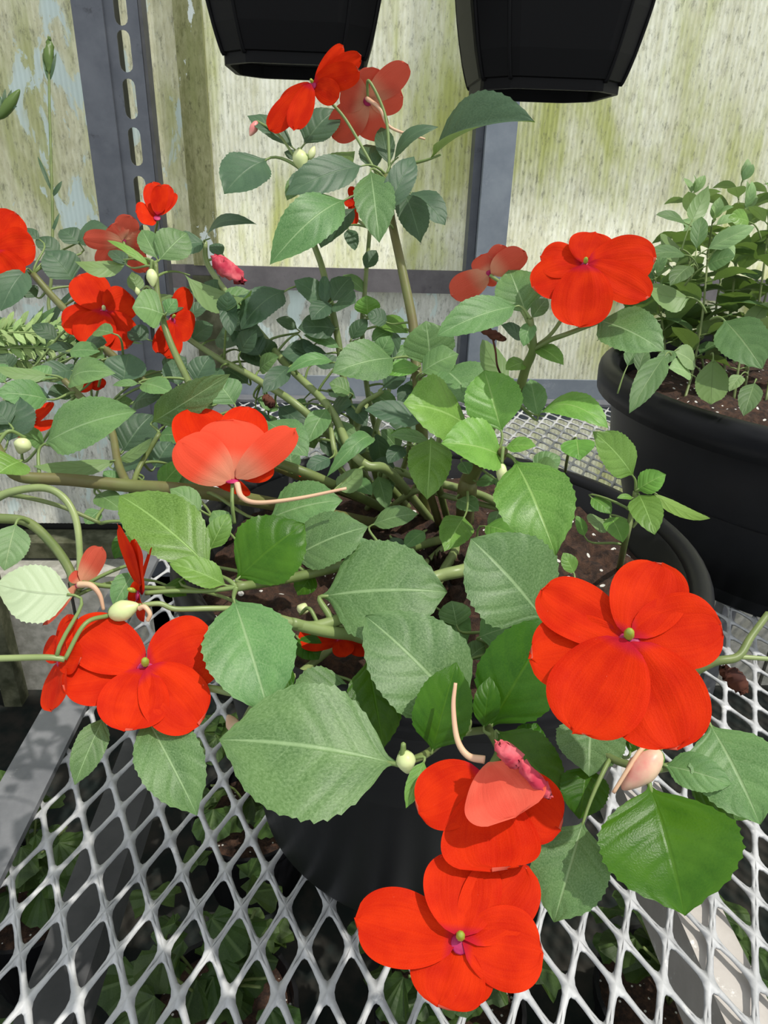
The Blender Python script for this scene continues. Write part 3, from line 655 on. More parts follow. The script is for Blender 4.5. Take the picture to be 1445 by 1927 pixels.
# ------------------------------------------------------------------ leaves: base x y, tip x y, width (pixels), depth at base and tip, kind, options
LEAVES = [
 # topmost head
 (502,300,421,360,76,.468,.452,'b',{}), (551,278,466,214,34,.475,.47,'b',{}), (572,272,634,204,62,.485,.49,'b',{}),
 (592,322,668,288,46,.465,.47,'b',{'flip':1}), (682,312,538,362,62,.452,.43,'b',{'roll':-15}), (650,376,509,492,84,.445,.42,'m',{'droop':.14,'up':.35}),
 (640,386,603,464,54,.468,.462,'b',{}), (668,392,614,453,36,.462,.455,'b',{}), (697,322,714,450,76,.45,.425,'m',{'up':.25}),
 (724,402,780,290,52,.44,.448,'b',{'up':.2}), (760,362,792,453,58,.468,.455,'b',{}), (772,362,838,420,50,.485,.475,'b',{}),
 (812,298,1002,220,70,.455,.41,'b',{'roll':-30,'droop':.10,'fold':.8}), (742,302,822,236,24,.465,.45,'b',{'droop':.2}), (733,312,716,236,36,.475,.485,'b',{'up':.2}),
 (704,322,690,268,42,.48,.49,'b',{}), (600,330,545,360,40,.47,.46,'b',{}), (560,300,535,285,18,.478,.476,'b',{}), (640,300,600,350,36,.485,.48,'b',{}),
 (575,330,540,375,32,.475,.468,'m',{}), (655,430,668,470,26,.49,.486,'b',{}),
 # upper middle
 (536,548,453,616,58,.462,.445,'b',{'droop':.14}), (614,572,555,526,42,.468,.462,'b',{}), (612,576,610,516,24,.466,.468,'b',{'up':.2}),
 (624,568,660,520,46,.465,.468,'b',{}), (622,570,586,600,38,.462,.452,'b',{}), (630,572,668,568,40,.462,.452,'b',{}), (686,506,708,470,28,.488,.49,'b',{'up':.2}),
 (688,552,646,516,24,.49,.488,'m',{}), (692,594,690,556,48,.485,.48,'y',{'up':.2}), (702,602,768,624,32,.48,.465,'y',{}),
 (402,640,494,627,50,.48,.465,'b',{}), (612,674,530,664,46,.475,.465,'b',{}), (640,656,572,628,22,.47,.465,'m',{}), (742,674,628,698,78,.445,.42,'m',{'up':.4}),
 (790,690,722,703,30,.45,.44,'y',{}), (810,690,802,604,96,.44,.432,'m',{}), (628,682,540,698,24,.452,.44,'m',{'droop':.2}), (545,690,495,738,38,.45,.43,'b',{'up':.3}),
 (616,768,578,832,44,.445,.43,'m',{}), (794,796,688,768,44,.44,.43,'b',{}), (791,735,748,756,42,.452,.445,'b',{}), (798,828,734,816,24,.44,.43,'y',{}),
 (702,826,617,893,34,.43,.40,'m',{'droop':.3,'up':.3}), (500,792,578,856,66,.40,.385,'m',{}), (622,862,576,886,30,.42,.41,'b',{}), (632,922,682,884,42,.41,.415,'m',{'flip':1}),
 (550,888,545,845,36,.41,.415,'m',{}), (432,600,470,555,30,.49,.485,'b',{}), (450,660,500,690,30,.48,.47,'b',{}), (480,640,455,600,26,.485,.485,'b',{}),
 (560,620,520,600,22,.49,.485,'b',{}), (590,650,560,690,28,.48,.47,'b',{}), (660,640,690,600,30,.485,.485,'b',{}), (740,620,700,640,30,.475,.47,'m',{}),
 (660,740,620,720,34,.465,.46,'m',{}), (700,740,745,770,34,.46,.45,'m',{}), (655,760,690,800,34,.46,.45,'b',{}), (720,730,765,700,36,.46,.46,'b',{}),
 (640,790,660,850,40,.45,.44,'m',{}), (690,850,650,830,30,.45,.445,'b',{}), (760,840,730,870,32,.44,.43,'b',{}), (600,830,640,860,30,.44,.44,'b',{}),
 (745,880,700,870,26,.45,.45,'b',{}), (660,900,700,930,30,.43,.42,'m',{}),
 # middle right heads
 (880,802,764,755,106,.385,.36,'y',{'up':.5}), (948,860,834,830,88,.37,.352,'y',{'up':.5,'fold':.3}), (944,814,911,695,106,.378,.385,'y',{'up':.15,'fold':.3}),
 (1012,782,1143,798,52,.385,.355,'y',{'droop':.22,'roll':-10}), (1012,785,998,712,46,.39,.395,'m',{'up':.2}), (811,824,804,936,82,.395,.37,'y',{'up':.2,'droop':.1}),
 (810,832,734,816,24,.40,.39,'m',{}), (832,692,898,758,96,.43,.41,'m',{}), (792,702,862,664,60,.435,.43,'m',{}), (950,842,1008,838,28,.365,.355,'y',{}), (969,868,1046,1042,142,.362,.33,'y',{'up':.35,'fold':.2,'droop':.10}),
 (868,868,882,892,28,.40,.395,'m',{}), (896,906,934,908,24,.41,.40,'m',{}), (1085,826,1090,864,62,.48,.465,'y',{'up':.1}), (1002,886,1054,858,44,.44,.44,'m',{}),
 (1000,890,1050,880,40,.43,.42,'m',{}), (874,972,837,1034,62,.40,.375,'y',{'up':.2}), (912,990,968,1006,40,.39,.375,'y',{}), (700,988,786,965,40,.385,.38,'m',{}),
 (972,576,825,626,66,.362,.345,'m',{'up':.4,'fold':.25}), (990,592,958,506,86,.37,.375,'m',{'up':.3}), (1122,602,1250,658,82,.365,.342,'m',{'up':.3,'roll':-14}), (1008,652,1060,684,30,.375,.36,'y',{}),
 (990,682,952,694,28,.385,.38,'y',{}), (1000,605,985,650,30,.365,.36,'m',{}), (1000,600,1030,560,30,.365,.37,'m',{'up':.2}), (985,640,945,610,24,.38,.375,'b',{}),
 (960,720,905,640,44,.40,.395,'m',{'flip':1}), (900,760,870,720,34,.42,.415,'m',{}), (905,860,870,830,30,.40,.395,'m',{}), (930,900,985,930,34,.40,.39,'m',{}),
 (940,960,925,1000,30,.41,.40,'m',{}), (860,940,900,960,34,.42,.41,'m',{}), (800,1000,760,1030,30,.40,.39,'m',{}), (735,1010,760,1050,28,.40,.39,'b',{}),
 # seedling at the rim
 (1191,896,1120,812,66,.385,.372,'y',{'up':.4}), (1198,922,1252,892,46,.388,.38,'y',{'up':.4}), (1202,930,1232,1002,58,.388,.365,'y',{'up':.3}), (1226,925,1336,980,24,.385,.36,'y',{'flip':1,'droop':.1}),
 (1191,937,1162,936,11,.39,.385,'y',{}), (1148,972,1172,1018,42,.40,.385,'y',{}), (1112,936,1150,966,30,.41,.40,'y',{}), (1140,978,1108,985,40,.41,.405,'m',{'flip':1}), (1100,1010,1085,970,20,.41,.41,'y',{}),
 # centre front
 (1024,1168,888,1012,178,.315,.318,'m',{'up':.4}), (922,1370,1046,1160,152,.298,.30,'g',{'up':.4}), (606,1122,841,1110,186,.322,.318,'m',{'up':.4}),
 (880,1352,690,1156,180,.292,.300,'m',{'up':.45}), (813,1416,858,1247,108,.275,.278,'g',{'up':.2,'fold':.3}), (910,1372,922,1273,50,.292,.296,'g',{'up':.2}),
 (932,1322,920,1215,24,.31,.315,'m',{'flip':1}), (935,1376,1062,1502,104,.285,.262,'g',{'up':.4}), (1112,1350,1108,1458,126,.278,.262,'m',{'up':.4}),
 (1106,1440,1090,1540,88,.268,.258,'g',{}), (1222,1478,1290,1722,248,.246,.222,'g',{'up':.5,'fold':.2,'droop':.08}), (1098,1545,1042,1735,142,.252,.238,'m',{'up':.45}),
 (1248,1440,1377,1474,68,.256,.245,'m',{'up':.4}), (1335,1362,1432,1550,150,.262,.24,'m',{'up':.45}), (1290,1466,1410,1540,62,.268,.255,'g',{}), (1185,1420,1200,1360,30,.272,.278,'g',{'up':.2}),
 (400,1074,224,926,118,.305,.315,'y',{'up':.5,'fold':.22}), (426,1102,320,1058,52,.298,.292,'y',{'up':.5,'fold':.3}), (446,1090,572,984,134,.305,.31,'g',{'up':.4}), (440,1128,507,1342,168,.296,.268,'g',{'up':.4,'fold':.2,'mat':'m'}),
 (548,1052,690,988,98,.335,.33,'m',{'up':.5}), (506,976,642,938,92,.365,.36,'m',{'up':.5}), (380,962,320,918,44,.335,.335,'m',{}), (394,1036,430,966,44,.33,.335,'y',{'up':.3}),
 (140,1120,-8,1102,108,.272,.258,'p',{'flip':1,'up':.4}), (30,985,8,1072,66,.30,.29,'p',{'up':.3}), (256,1074,213,1139,44,.30,.29,'m',{}), (196,1348,140,1476,58,.272,.258,'m',{'up':.3}),
 (272,1345,371,1532,118,.272,.256,'m',{'up':.4,'fold':.3}), (744,1437,412,1386,238,.262,.258,'m',{'up':.45,'fold':.10,'asym':.95}), (665,1296,540,1330,104,.31,.30,'m',{}),
 (690,1240,722,1408,100,.302,.29,'g',{}), (549,1255,530,1326,26,.31,.30,'g',{}), (799,1430,764,1520,34,.262,.252,'y',{'up':.2}),
 (560,1200,600,1240,50,.33,.325,'g',{}), (640,1180,700,1220,60,.335,.33,'m',{}), (430,1000,400,960,40,.335,.34,'m',{}), (590,1080,560,1120,44,.335,.33,'g',{}),
 (860,1180,850,1130,60,.335,.34,'m',{}), (900,1200,960,1180,60,.33,.33,'m',{}), (1010,1240,1040,1330,70,.31,.30,'g',{}), (830,1150,880,1210,60,.34,.335,'m',{}),
 (1080,1080,1060,1040,30,.36,.36,'y',{}), (700,1060,660,1010,40,.36,.36,'m',{}), (600,1000,640,970,40,.37,.37,'m',{}), (880,1240,920,1210,40,.33,.335,'m',{}),
 (985,1420,1010,1360,60,.29,.295,'g',{}), (1160,1330,1140,1280,50,.30,.305,'g',{}), (870,1880,880,1915,50,.245,.24,'m',{'att':False}),
 # left heads
 (76,452,38,430,20,.48,.48,'b',{}), (112,482,68,445,34,.482,.48,'b',{}), (138,530,88,470,66,.48,.475,'b',{}), (152,462,114,430,38,.49,.49,'b',{}), (146,457,202,427,36,.49,.485,'b',{}),
 (242,488,141,496,30,.45,.435,'m',{'flip':1,'droop':.18}), (240,500,205,470,26,.45,.455,'b',{}), (287,506,202,449,14,.445,.44,'y',{}), (299,490,352,436,66,.445,.455,'m',{'up':.3}), (296,488,266,430,40,.446,.45,'m',{'up':.2}),
 (386,456,318,470,42,.50,.49,'b',{}), (386,452,480,418,22,.495,.475,'b',{'droop':.2}), (345,514,476,556,40,.46,.425,'m',{'flip':1,'droop':.2}), (308,592,250,576,68,.435,.425,'m',{}), (312,590,332,562,26,.435,.435,'m',{}),
 (50,506,0,582,54,.465,.45,'b',{}), (262,548,248,512,30,.47,.47,'m',{'flip':1}), (265,552,328,560,18,.465,.455,'m',{'flip':1}), (148,662,88,651,20,.47,.465,'b',{}),
 (132,722,213,700,46,.41,.395,'m',{'up':.4,'droop':.2}), (134,745,150,692,26,.41,.41,'m',{'flip':1}), (96,706,-12,694,26,.405,.39,'m',{'flip':1}), (94,716,62,690,36,.41,.41,'m',{}),
 (92,752,-5,738,54,.395,.375,'m',{'up':.4}), (14,834,36,745,78,.37,.38,'b',{}), (83,836,250,770,88,.365,.35,'m',{'up':.4}), (222,866,63,882,30,.385,.36,'m',{'flip':1}), (230,852,286,778,74,.40,.41,'b',{}),
 (220,866,290,826,22,.39,.38,'m',{'flip':1}), (286,795,428,707,64,.395,.37,'m',{'up':.3,'roll':25,'droop':.1}), (265,722,322,737,36,.42,.41,'m',{}), (262,722,212,724,14,.425,.42,'m',{}), (232,722,242,664,74,.44,.445,'b',{}),
 (336,727,324,674,48,.445,.45,'b',{}), (366,722,396,668,48,.445,.45,'b',{}), (290,882,322,830,58,.40,.405,'b',{}), (300,922,346,868,42,.39,.39,'y',{}), (222,910,195,886,26,.38,.38,'m',{}),
 (442,762,404,714,64,.42,.42,'m',{}), (40,868,-4,890,64,.352,.34,'y',{'fold':.3}), (20,800,-20,760,50,.37,.37,'b',{}), (180,930,230,960,40,.375,.365,'m',{}), (190,960,160,985,30,.36,.355,'m',{}),
 (420,560,385,530,34,.495,.49,'b',{}), (420,590,470,600,36,.49,.485,'b',{}), (380,560,350,540,30,.495,.495,'b',{}), (360,640,400,610,40,.48,.48,'b',{}), (350,600,390,570,26,.485,.49,'b',{}),
 (420,480,395,460,24,.50,.50,'b',{}), (200,640,230,610,40,.475,.475,'b',{}), (170,560,150,600,36,.48,.47,'b',{}), (280,640,240,620,36,.47,.47,'b',{}),
 (340,830,360,800,40,.42,.42,'b',{}), (330,880,370,910,44,.40,.39,'m',{}), (380,870,340,900,40,.40,.395,'g',{}), (250,760,300,745,40,.43,.42,'b',{}), (180,800,150,780,40,.42,.42,'b',{}),
 (270,900,250,940,34,.385,.375,'b',{}), (250,1000,215,1050,36,.34,.33,'g',{}), (310,1100,350,1120,40,.32,.315,'g',{}), (350,1085,400,1060,30,.32,.32,'g',{}),
 (70,560,40,540,30,.475,.475,'b',{}), (10,720,-30,690,50,.41,.41,'m',{}), (110,640,60,610,30,.475,.47,'b',{}),
]
for L in LEAVES:
    kw = dict(L[8]); mt = kw.pop('mat', None)
    imp.leaf(*L[:7], k=mt or L[7], **kw)
# deeper foliage along the stems
rf = np.random.default_rng(33)
for i in range(78):
    if i % 3 < 2: bx, by = rf.uniform(400, 800), rf.uniform(590, 900); z = rf.uniform(.455, .50)
    else: bx, by = rf.uniform(0, 430), rf.uniform(560, 900); z = rf.uniform(.43, .50)
    th = rf.uniform(0, 6.28); L_ = rf.uniform(42, 82)
    imp.leaf(bx, by, bx+L_*math.cos(th), by+L_*.8*math.sin(th)+10, L_*rf.uniform(.48, .68), z, z-rf.uniform(-.01, .02), 'b' if rf.uniform() < .6 else 'm', up=.45)
# ------------------------------------------------------------------ flowers
V3 = lambda *a: np.array(a, float)
def face(cx, cy, z, up=.4, right=0.): v = unit(CAM-P(cx, cy, z)); return unit(v*.8+UPV*up+CR*right)
R = dict
# top pair
imp.flower(592, 160, .455, [(p[0],p[1],p[2],p[3],None,None,R(n=unit(CAM-P(592,160,.455)+UPV*.1),shape='petal',roll=.25)) for p in [(648,88,32,.010), (681,108,40,.012), (528,200,32,.004), (640,186,44,.002), (679,140,46,.004), (512,248,44,-.010), (560,247,42,-.008)]], nrm=face(592,160,.455,.25,-.4), throat=.003, ped=[(622,192,.46),(655,232,.463),(712,332,.465)])
imp.flower(692, 190, .475, [(766,122,48), (757,182,58), (640,172,60,.0,None,None,R(notch=.0)), (626,262,62), (706,268,60), (700,130,50)], nrm=unit(-unit(CAM-P(692,190,.475))*.9+UPV*.3), col=False, throat=.004, spur=[(690,185,.472),(715,205,.465),(735,240,.468),(800,262,.47)], ped=[(694,152,.462),(726,222,.465),(733,320,.466)])
imp.flower(660, 372, .495, [(664,352,16), (668,425,18,.0), (655,392,18)], throat=.0025, col=False)
# right pair
imp.flower(922, 516, .378, [(987,474,48), (850,556,52), (905,484,50), (950,466,40), (905,540,50)], nrm=unit(-unit(CAM-P(922,516,.378))*.9+UPV*.45-CR*.1), col=False, throat=.003, ped=[(950,540,.375),(985,590,.37),(998,620,.368)])
imp.flower(1101, 502, .352, [(1018,482,62), (1003,540,74), (1120,441,82), (1232,488,84), (1218,562,66), (1088,622,108)], throat=.0032, ped=[(1080,560,.365),(1040,625,.37),(1004,655,.372)])
# left group
imp.flower(-8, 474, .462, [(-70,440,60), (-40,530,66), (28,402,66), (66,464,68), (32,537,66)], throat=.0032, nrm=face(0,474,.46,.25,-.2))
imp.flower(196, 588, .47, [(118,612,56), (152,518,70), (250,562,64), (240,656,70), (166,654,72)], throat=.0036, colm=MBUD)
imp.flower(232, 455, .472, [(158,449,36), (212,424,48), (246,408,42), (278,470,52), (276,516,38), (188,506,38)], nrm=unit(-unit(CAM-P(232,455,.472))*.9+UPV*.4-CR*.2), col=False, throat=.003)
imp.flower(296, 412, .485, [(258,412,36), (290,358,40), (318,366,32), (330,382,24,.004), (305,372,30,-.006)], nrm=face(296,412,.485,.9,0), throat=.003, col=False, cup=.6)
imp.flower(322, 602, .455, [(356,545,38), (362,622,58), (312,674,48), (292,664,32)], throat=.003, nrm=face(322,602,.455,.3,.5))
imp.flower(170, 716, .50, [(196,730,26), (150,740,24), (185,704,26), (150,706,24)], throat=.003, col=False, nrm=face(170,716,.5,.9))
imp.flower(40, 815, .44, [(104,794,18), (98,758,20), (60,780,24), (36,830,26)], throat=.003, col=False, nrm=face(40,815,.44,1.2))
# half open bloom with a long spur
fc = unit(CAM-P(437,900,.335))
imp.flower(437, 906, .345, [(358,768,108,.022,430,890,R(zt=.355,n=unit(fc*.6+UPV*.8),mat=MP)), (468,766,94,.022,440,890,R(zt=.355,n=unit(fc*.6+UPV*.8))), (420,928,96,.0,430,880,R(zt=.348,n=fc)), (516,884,52,.0,450,880,R(zt=.348,n=fc)),
   (440,802,128,-.004,437,912,R(zt=.356,n=-fc,droop=-.10,mat=MPO)), (340,842,92,-.004,437,916,R(zt=.348,n=-fc,droop=-.12,mat=MPO)), (555,818,60,-.004,446,912,R(zt=.352,n=-fc,droop=-.08,mat=MPO))],
   nrm=UPV, throat=.004, col=False, stag=.0003, spur=[(446,910,.334),(455,935,.330),(485,946,.326),(560,938,.324),(652,919,.322)], ped=[(437,950,.342),(441,985,.345)])
# front left bloom
imp.flower(274, 1258, .276, [(120,1288,96), (138,1178,104), (408,1212,136), (236,1376,122), (372,1366,118)], throat=.0042, spur=None, ped=[(300,1275,.283)])
imp.flower(122, 1241, .275, [(128,1158,34,.004), (92,1210,44), (104,1339,50), (150,1165,30,.004), (170,1240,60,.004)], nrm=face(122,1241,.275,.2,-.9), throat=.0028, col=False, ped=[(90,1237,.267)])
imp.flower(268, 1116, .29, [(220,990,36,.004,268,1110), (258,1018,48,-.002,276,1128), (256,1112,40,.0,272,1120), (284,1170,48,.0,275,1110), (300,1030,20,.008,276,1120)], nrm=face(268,1116,.29,.0,-1.5), throat=.003, col=True, ped=[(330,1112,.293),(390,1112,.296),(445,1105,.297)])
imp.flower(152, 1096, .298, [(192,1030,42), (140,1078,24), (86,1176,20,.004)], nrm=unit(-(CAM-P(152,1096,.298))*.9-CR*.3), col=False, throat=.002, spur=[(148,1100,.296),(172,1102,.294),(188,1120,.294),(195,1148,.294)], ped=[(200,1103,.297),(250,1105,.298),(330,1108,.298)])
# great right bloom
imp.flower(1182, 1208, .232, [(998,1238,138), (1018,1108,112,.0,None,None,R(notch=.06)), (1352,1178,140), (1245,1064,134), (1272,1414,176,.0,None,None,R(notch=.03)), (1078,1380,172,.0,None,None,R(notch=.0))], throat=.0046, ped=[(1190,1290,.258),(1200,1370,.268)])
# folded bloom
fo = unit(CAM-P(920,1450,.25))
imp.flower(915, 1452, .252, [(790,1528,116,.0,905,1450), (1052,1560,120,.0,930,1470), (925,1636,180,.0,915,1470,R(shape='fan')), (965,1538,152,-.010,925,1415,R(zt=.243,shape='fan',mat=MPP,n=fo,droop=.10))], nrm=unit(fo*.85+UPV*.3), throat=.003, col=False,
   spur=[(912,1430,.254),(880,1422,.256),(860,1390,.258),(853,1330,.262),(857,1285,.264)], ped=[(930,1440,.262)])
# lowest bloom
imp.flower(866, 1772, .230, [(888,1892,96), (824,1892,140), (672,1728,128), (1020,1796,136,), (992,1636,128,.0,None,None,R(notch=.03)), (872,1606,142,.0,None,None,R(notch=.02))], throat=.0040, nrm=face(866,1772,.23,.25), ped=[(868,1790,.238),(875,1720,.246)])
imp.flower(640, 1205, .33, [(560,1200,46), (700,1225,40), (650,1240,40)], throat=.002, col=False, nrm=face(640,1205,.33,1.), ped=False)
imp.flower(562, 890, .43, [(556,884,14), (570,892,16)], throat=.0015, col=False, ped=False)
# ------------------------------------------------------------------ buds
for a in [(560,282,572,322,30,.468,MBUD), (582,300,592,275,14,.468,MBUD), (484,228,470,256,16,.47,MBUDP), (284,506,288,540,21,.436,MBUD), (48,824,36,854,32,.36,MBUD), (944,872,944,912,21,.362,MBUD), (760,1412,768,1456,38,.262,MBUD), (748,1440,776,1420,20,.264,MBUD),
          (1243,1412,1170,1486,54,.248,MBUDP), (205,1158,262,1138,40,.282,MBUD), (565,1155,575,1135,24,.325,MBUD), (446,1378,428,1345,26,.30,MBUDP), (262,556,256,540,10,.45,MBUD), (1000,1890,975,1915,34,.60,MBUD)]:
    if a[0] == 1000: continue
    imp.bud(*a)
V, F = tube(catmull([P(1228,1396,.250), P(1205,1412,.248), P(1180,1450,.246), P(1154,1492,.246)], 8), [.0009, .0007], 6); imp.part('spur', V, F, MSPUR)
V, F = tube(catmull([P(262,1145,.281), P(272,1142,.280), P(282,1155,.280), P(278,1168,.281)], 8), [.0011, .0008], 6); imp.part('spur', V, F, MSPUR)
V, F = tube(catmull([P(445,1145,.297), P(390,1145,.29), P(330,1146,.286), P(300,1136,.284), P(262,1140,.282)], 8), [.0012, .001], 6); imp.part('pedicel', V, F, MPALE)
def crumple(x0, y0, x1, y1, w, z, mat, seed):
    r = np.random.default_rng(seed); A, B = P(x0, y0, z), P(x1, y1, z); V, F = ellipsoid((A+B)/2, B-A, np.linalg.norm(B-A)/2, w*z/FPX/2, 14, 12)
    V = np.array(V); V += r.normal(0, w*z/FPX*.09, V.shape); return imp.part('withered_bloom', V, F, mat)
crumple(935,1400,985,1440,36,.236,MWPINK,1); crumple(975,1430,1036,1502,26,.234,MWPINK,6); crumple(400,484,458,530,32,.452,MWPINK,8); crumple(905,618,952,640,16,.385,MWITH,2); crumple(496,745,515,765,18,.43,MWITH,3); crumple(1360,1255,1402,1300,34,.275,MWITH,4); crumple(606,612,618,625,14,.47,MWITH,5)
V, F = tube(catmull([P(925,630,.385), P(932,660,.388), P(936,690,.39), P(950,720,.40)], 6), .0006, 5); imp.part('withered_stalk', V, F, MWITH)
# ================================================================== potted salvia on the right
SC = np.array([.555, .757, BENCH]); SH = .215
sal = Plant('potted_salvia', SC, 'large black pot of leafy green salvia standing by the wall', 'potted plant')
pot_parts(sal.root, SC, .265, SH, .20, .024, MPOT, step=.93, zsoil=.035)
SZ = BENCH+SH-.035
r = np.random.default_rng(21)
def srand(a, b): return float(r.uniform(a, b))
def sleaf(B, d, L, wid, nrm, k):
    T = B+unit(d)*L; sal.k += 1
    V, F, UV = blade(B+unit(d)*L*.12, T, wid, nrm, 'leaf', 18, 3, .2, .08, .10, 9, .07, .02, .04, seed=sal.k)
    V = list(V); F = list(F); UV = list(UV); mi = [0]*len(F)
    TV, TF = tube([B, B+unit(d)*L*.08+nrm*L*.01, B+unit(d)*L*.2], [.0009, .0009, .0005], 5); n0 = len(V)
    V += TV; F += [tuple(i+n0 for i in f) for f in TF]; mi += [1]*len(TF); UV += [(.5, .02)]*len(TV)
    return sal.part('leaf', V, F, [ML[k], MPET], uvs=UV, midx=mi)
stems = [((1288,752),(1305,690),(1322,590),(1332,480),(1340,420)), ((1250,720),(1250,640),(1240,570),(1232,520)), ((1300,700),(1290,600),(1298,480),(1303,370)), ((1360,730),(1370,620),(1385,500),(1400,400)),
         ((1400,740),(1420,620),(1440,480),(1448,390)), ((1340,690),(1350,560),(1380,430),(1395,345)), ((1230,690),(1225,610),(1262,530),(1285,480)), ((1440,760),(1460,650),(1480,560),(1500,480)), ((1330,720),(1310,640),(1270,600),(1250,585)), ((1400,700),(1440,560),(1470,450),(1480,350)), ((1380,755),(1390,690),(1400,640),(1412,610)), ((1285,690),(1275,620),(1270,560),(1275,500))]
for si, q in enumerate(stems):
    b0 = PZ(q[0][0], q[0][1], SZ-.003)
    if np.hypot(*(b0-SC)[:2]) > .225: b0 = SC+np.array([*(unit((b0-SC)[:2])*.215), SH-.038])
    zz = np.dot(b0-CAM, CF); path = [b0]+[P(x, y, zz*(1+.03*srand(-1, 1))-(.0 if si < 3 else -.03*(i+1)/3)) for i, (x, y) in enumerate(q[1:])]
    sal.stem(path, [.0021, .0017, .0011], MSTEM); pth = catmull(path, 10); n = len(pth); ang = srand(0, 3)
    nl = 7 if si < 10 else 4
    for j in range(nl):
        i = int((.30+.70*j/(nl-1))*(n-1)); c = pth[i]; t = unit(pth[min(i+1, n-1)]-pth[max(i-1, 0)]); ang += math.pi/2+srand(-.3, .3)
        L = (.062 if j < nl-2 else .04)*srand(.75, 1.2); k = 's' if srand(0, 1) < (.85 if j < nl-2 else .45) else 'sy'
        for sgn in (0, math.pi):
            a = unit(np.cross(t, (.2, .9, .1))); bb = np.cross(t, a); d = math.cos(ang+sgn)*a+math.sin(ang+sgn)*bb
            d = unit(d+t*srand(.05, .6)+UPV*srand(-.5, .25)); nr = unit(t+d*.3-d*np.dot(t, d)+UPV*.4); sleaf(c, d, L, L*srand(.46, .62), nr, k)
    d = unit(t+np.array([srand(-.4, .4), srand(-.4, .1), .2]))
    for kk in range(3): sleaf(pth[-1], unit(t+np.array([srand(-.7, .7), srand(-.7, .5), srand(-.1, .4)])), .032*srand(.8, 1.3), .014, unit(t+CR*.1-CF), 'sy')
for q in [(1362,602,1434,690,84,.66,.62,'s',R(up=.3)), (1252,668,1186,772,48,.62,.585,'s',R(up=.3)), (1342,672,1338,765,58,.66,.63,'s',R(flip=1,up=.2)), (1395,705,1372,735,26,.66,.65,'sy',{}), (1300,705,1260,690,34,.66,.65,'sy',{}), (1310,690,1270,660,36,.67,.66,'sy',{}),
          (1330,470,1420,425,34,.70,.68,'sy',R(up=.3)), (1300,420,1332,352,34,.72,.73,'m',R(up=.1,flip=1)), (1290,420,1236,402,18,.72,.71,'s',{}), (1285,470,1240,452,46,.74,.73,'s',R(flip=1)), (1310,470,1320,405,30,.71,.72,'s',R(up=.1)),
          (1290,480,1215,480,26,.70,.68,'s',{}), (1300,500,1262,535,34,.70,.68,'s',{}), (1330,500,1382,480,36,.70,.68,'s',{}), (1300,560,1215,545,44,.70,.69,'m',R(flip=1)), (1410,418,1372,408,30,.70,.69,'y',{}), (1270,660,1235,690,26,.66,.65,'s',{}), (1180,690,1200,650,30,.70,.71,'s',{}), (1200,700,1215,655,28,.69,.70,'s',{}), (1420,720,1400,780,40,.62,.60,'s',{})]:
    sal.leaf(*q[:7], k=q[7], att=True, **q[8])
sal.bud(1345,462,1352,440,14,.70,simple('salvia_violet', (.04, .02, .16), .5), name='violet_bud', ped=[(1345,470,.70),(1330,490,.70)]); sal.bud(1365,442,1380,430,9,.70,bpy.data.materials['salvia_violet'], name='violet_bud', ped=[(1350,462,.70)])
# ================================================================== plants on the floor to the left, behind and under the bench
def floor_pot(o, R_, H_, name, label, cat='potted plant', group=None):
    p = Plant(name, o, label, cat)
    if group: p.root['group'] = group
    mb = MB().lathe([(0, .004), (R_*.76, .004), (R_*.78, 0), (R_*.95, H_*.86), (R_, H_*.87), (R_*1.01, H_), (R_*.95, H_), (R_*.90, H_*.85), (0, H_*.82)], 32); mesh_obj('pot', mb.v, mb.f, MPOT, p.root, smooth=False)
    mb = MB().lathe([(0, H_*.90), (R_*.94, H_*.88)], 24); mesh_obj('soil', mb.v, [f[::-1] for f in mb.f], MSOIL, p.root); return p
# low side shelf that carries the plants to the left
sh = empty('side_shelf', (-1.1, 1.05, 0)); tag(sh, 'wooden plant shelf by the wall beyond the bench', 'shelf')
for k in range(5): b = MB().box((-1.45+k*.143-(-1.1)-.0, .74-1.05, .596), (-1.45+k*.143+.135+1.1, 1.40-1.05, .62)); mesh_obj('plank', b.v, b.f, MWOOD, sh, smooth=False)
for sx in (-.34, .30):
    for sy in (-.29, .29): b = MB().box((sx, sy, 0), (sx+.04, sy+.04, .595)); mesh_obj('leg', b.v, b.f, MWOOD, sh, smooth=False)
# tall spike plant
lp = PY(97, 440, 1.28); sp = floor_pot((-.86, 1.22, .62), .11, .16, 'potted_liatris', 'slender dark flower spikes standing before the streaked wall behind the leftmost bloom')
zc_ = np.dot(lp-CAM, CF)
def L3(x, y): return P(x, y, zc_)
b0 = np.array([-.80, 1.22, .76])
sp.stem([b0, L3(60, 640), L3(92, 560), L3(99, 440), L3(96, 300), L3(93, 200), L3(92, 120)], [.004, .0035, .0028, .0025], MSTEM)
V, F = ellipsoid(L3(92, 104), L3(92, 80)-L3(92, 130), .030, .0085, 12, 8, .3); V = np.array(V); V += np.random.default_rng(2).normal(0, .0012, V.shape); sp.part('flower_spike', V, F, ML['b'])
for (x0, y0, x1, y1, w) in [(90,150,80,98,6), (95,150,106,98,6), (97,360,70,292,7), (99,370,117,340,8), (97,440,112,400,6)]:
    sp.leaf(x0, y0, x1, y1, w, zc_, zc_, 'b', att=False, shape='narrow', up=.1)
sp.stem([b0+np.array([-.03, 0, 0]), L3(-60, 420), L3(-15, 260), L3(8, 205)], [.004, .003, .002], MSTEM)
V, F = ellipsoid(L3(18, 196), L3(34, 172)-L3(4, 215), .030, .009, 10, 8, .4); sp.part('flower_spike', V, F, ML['b'])
for (x0, y0, x1, y1, w) in [(8,208,36,172,8), (6,206,10,166,7), (10,204,32,200,6), (4,210,0,180,6), (12,200,22,168,6)]: sp.leaf(x0, y0, x1, y1, w, zc_, zc_, 'b', att=False, shape='narrow', up=.1)
r = np.random.default_rng(4)
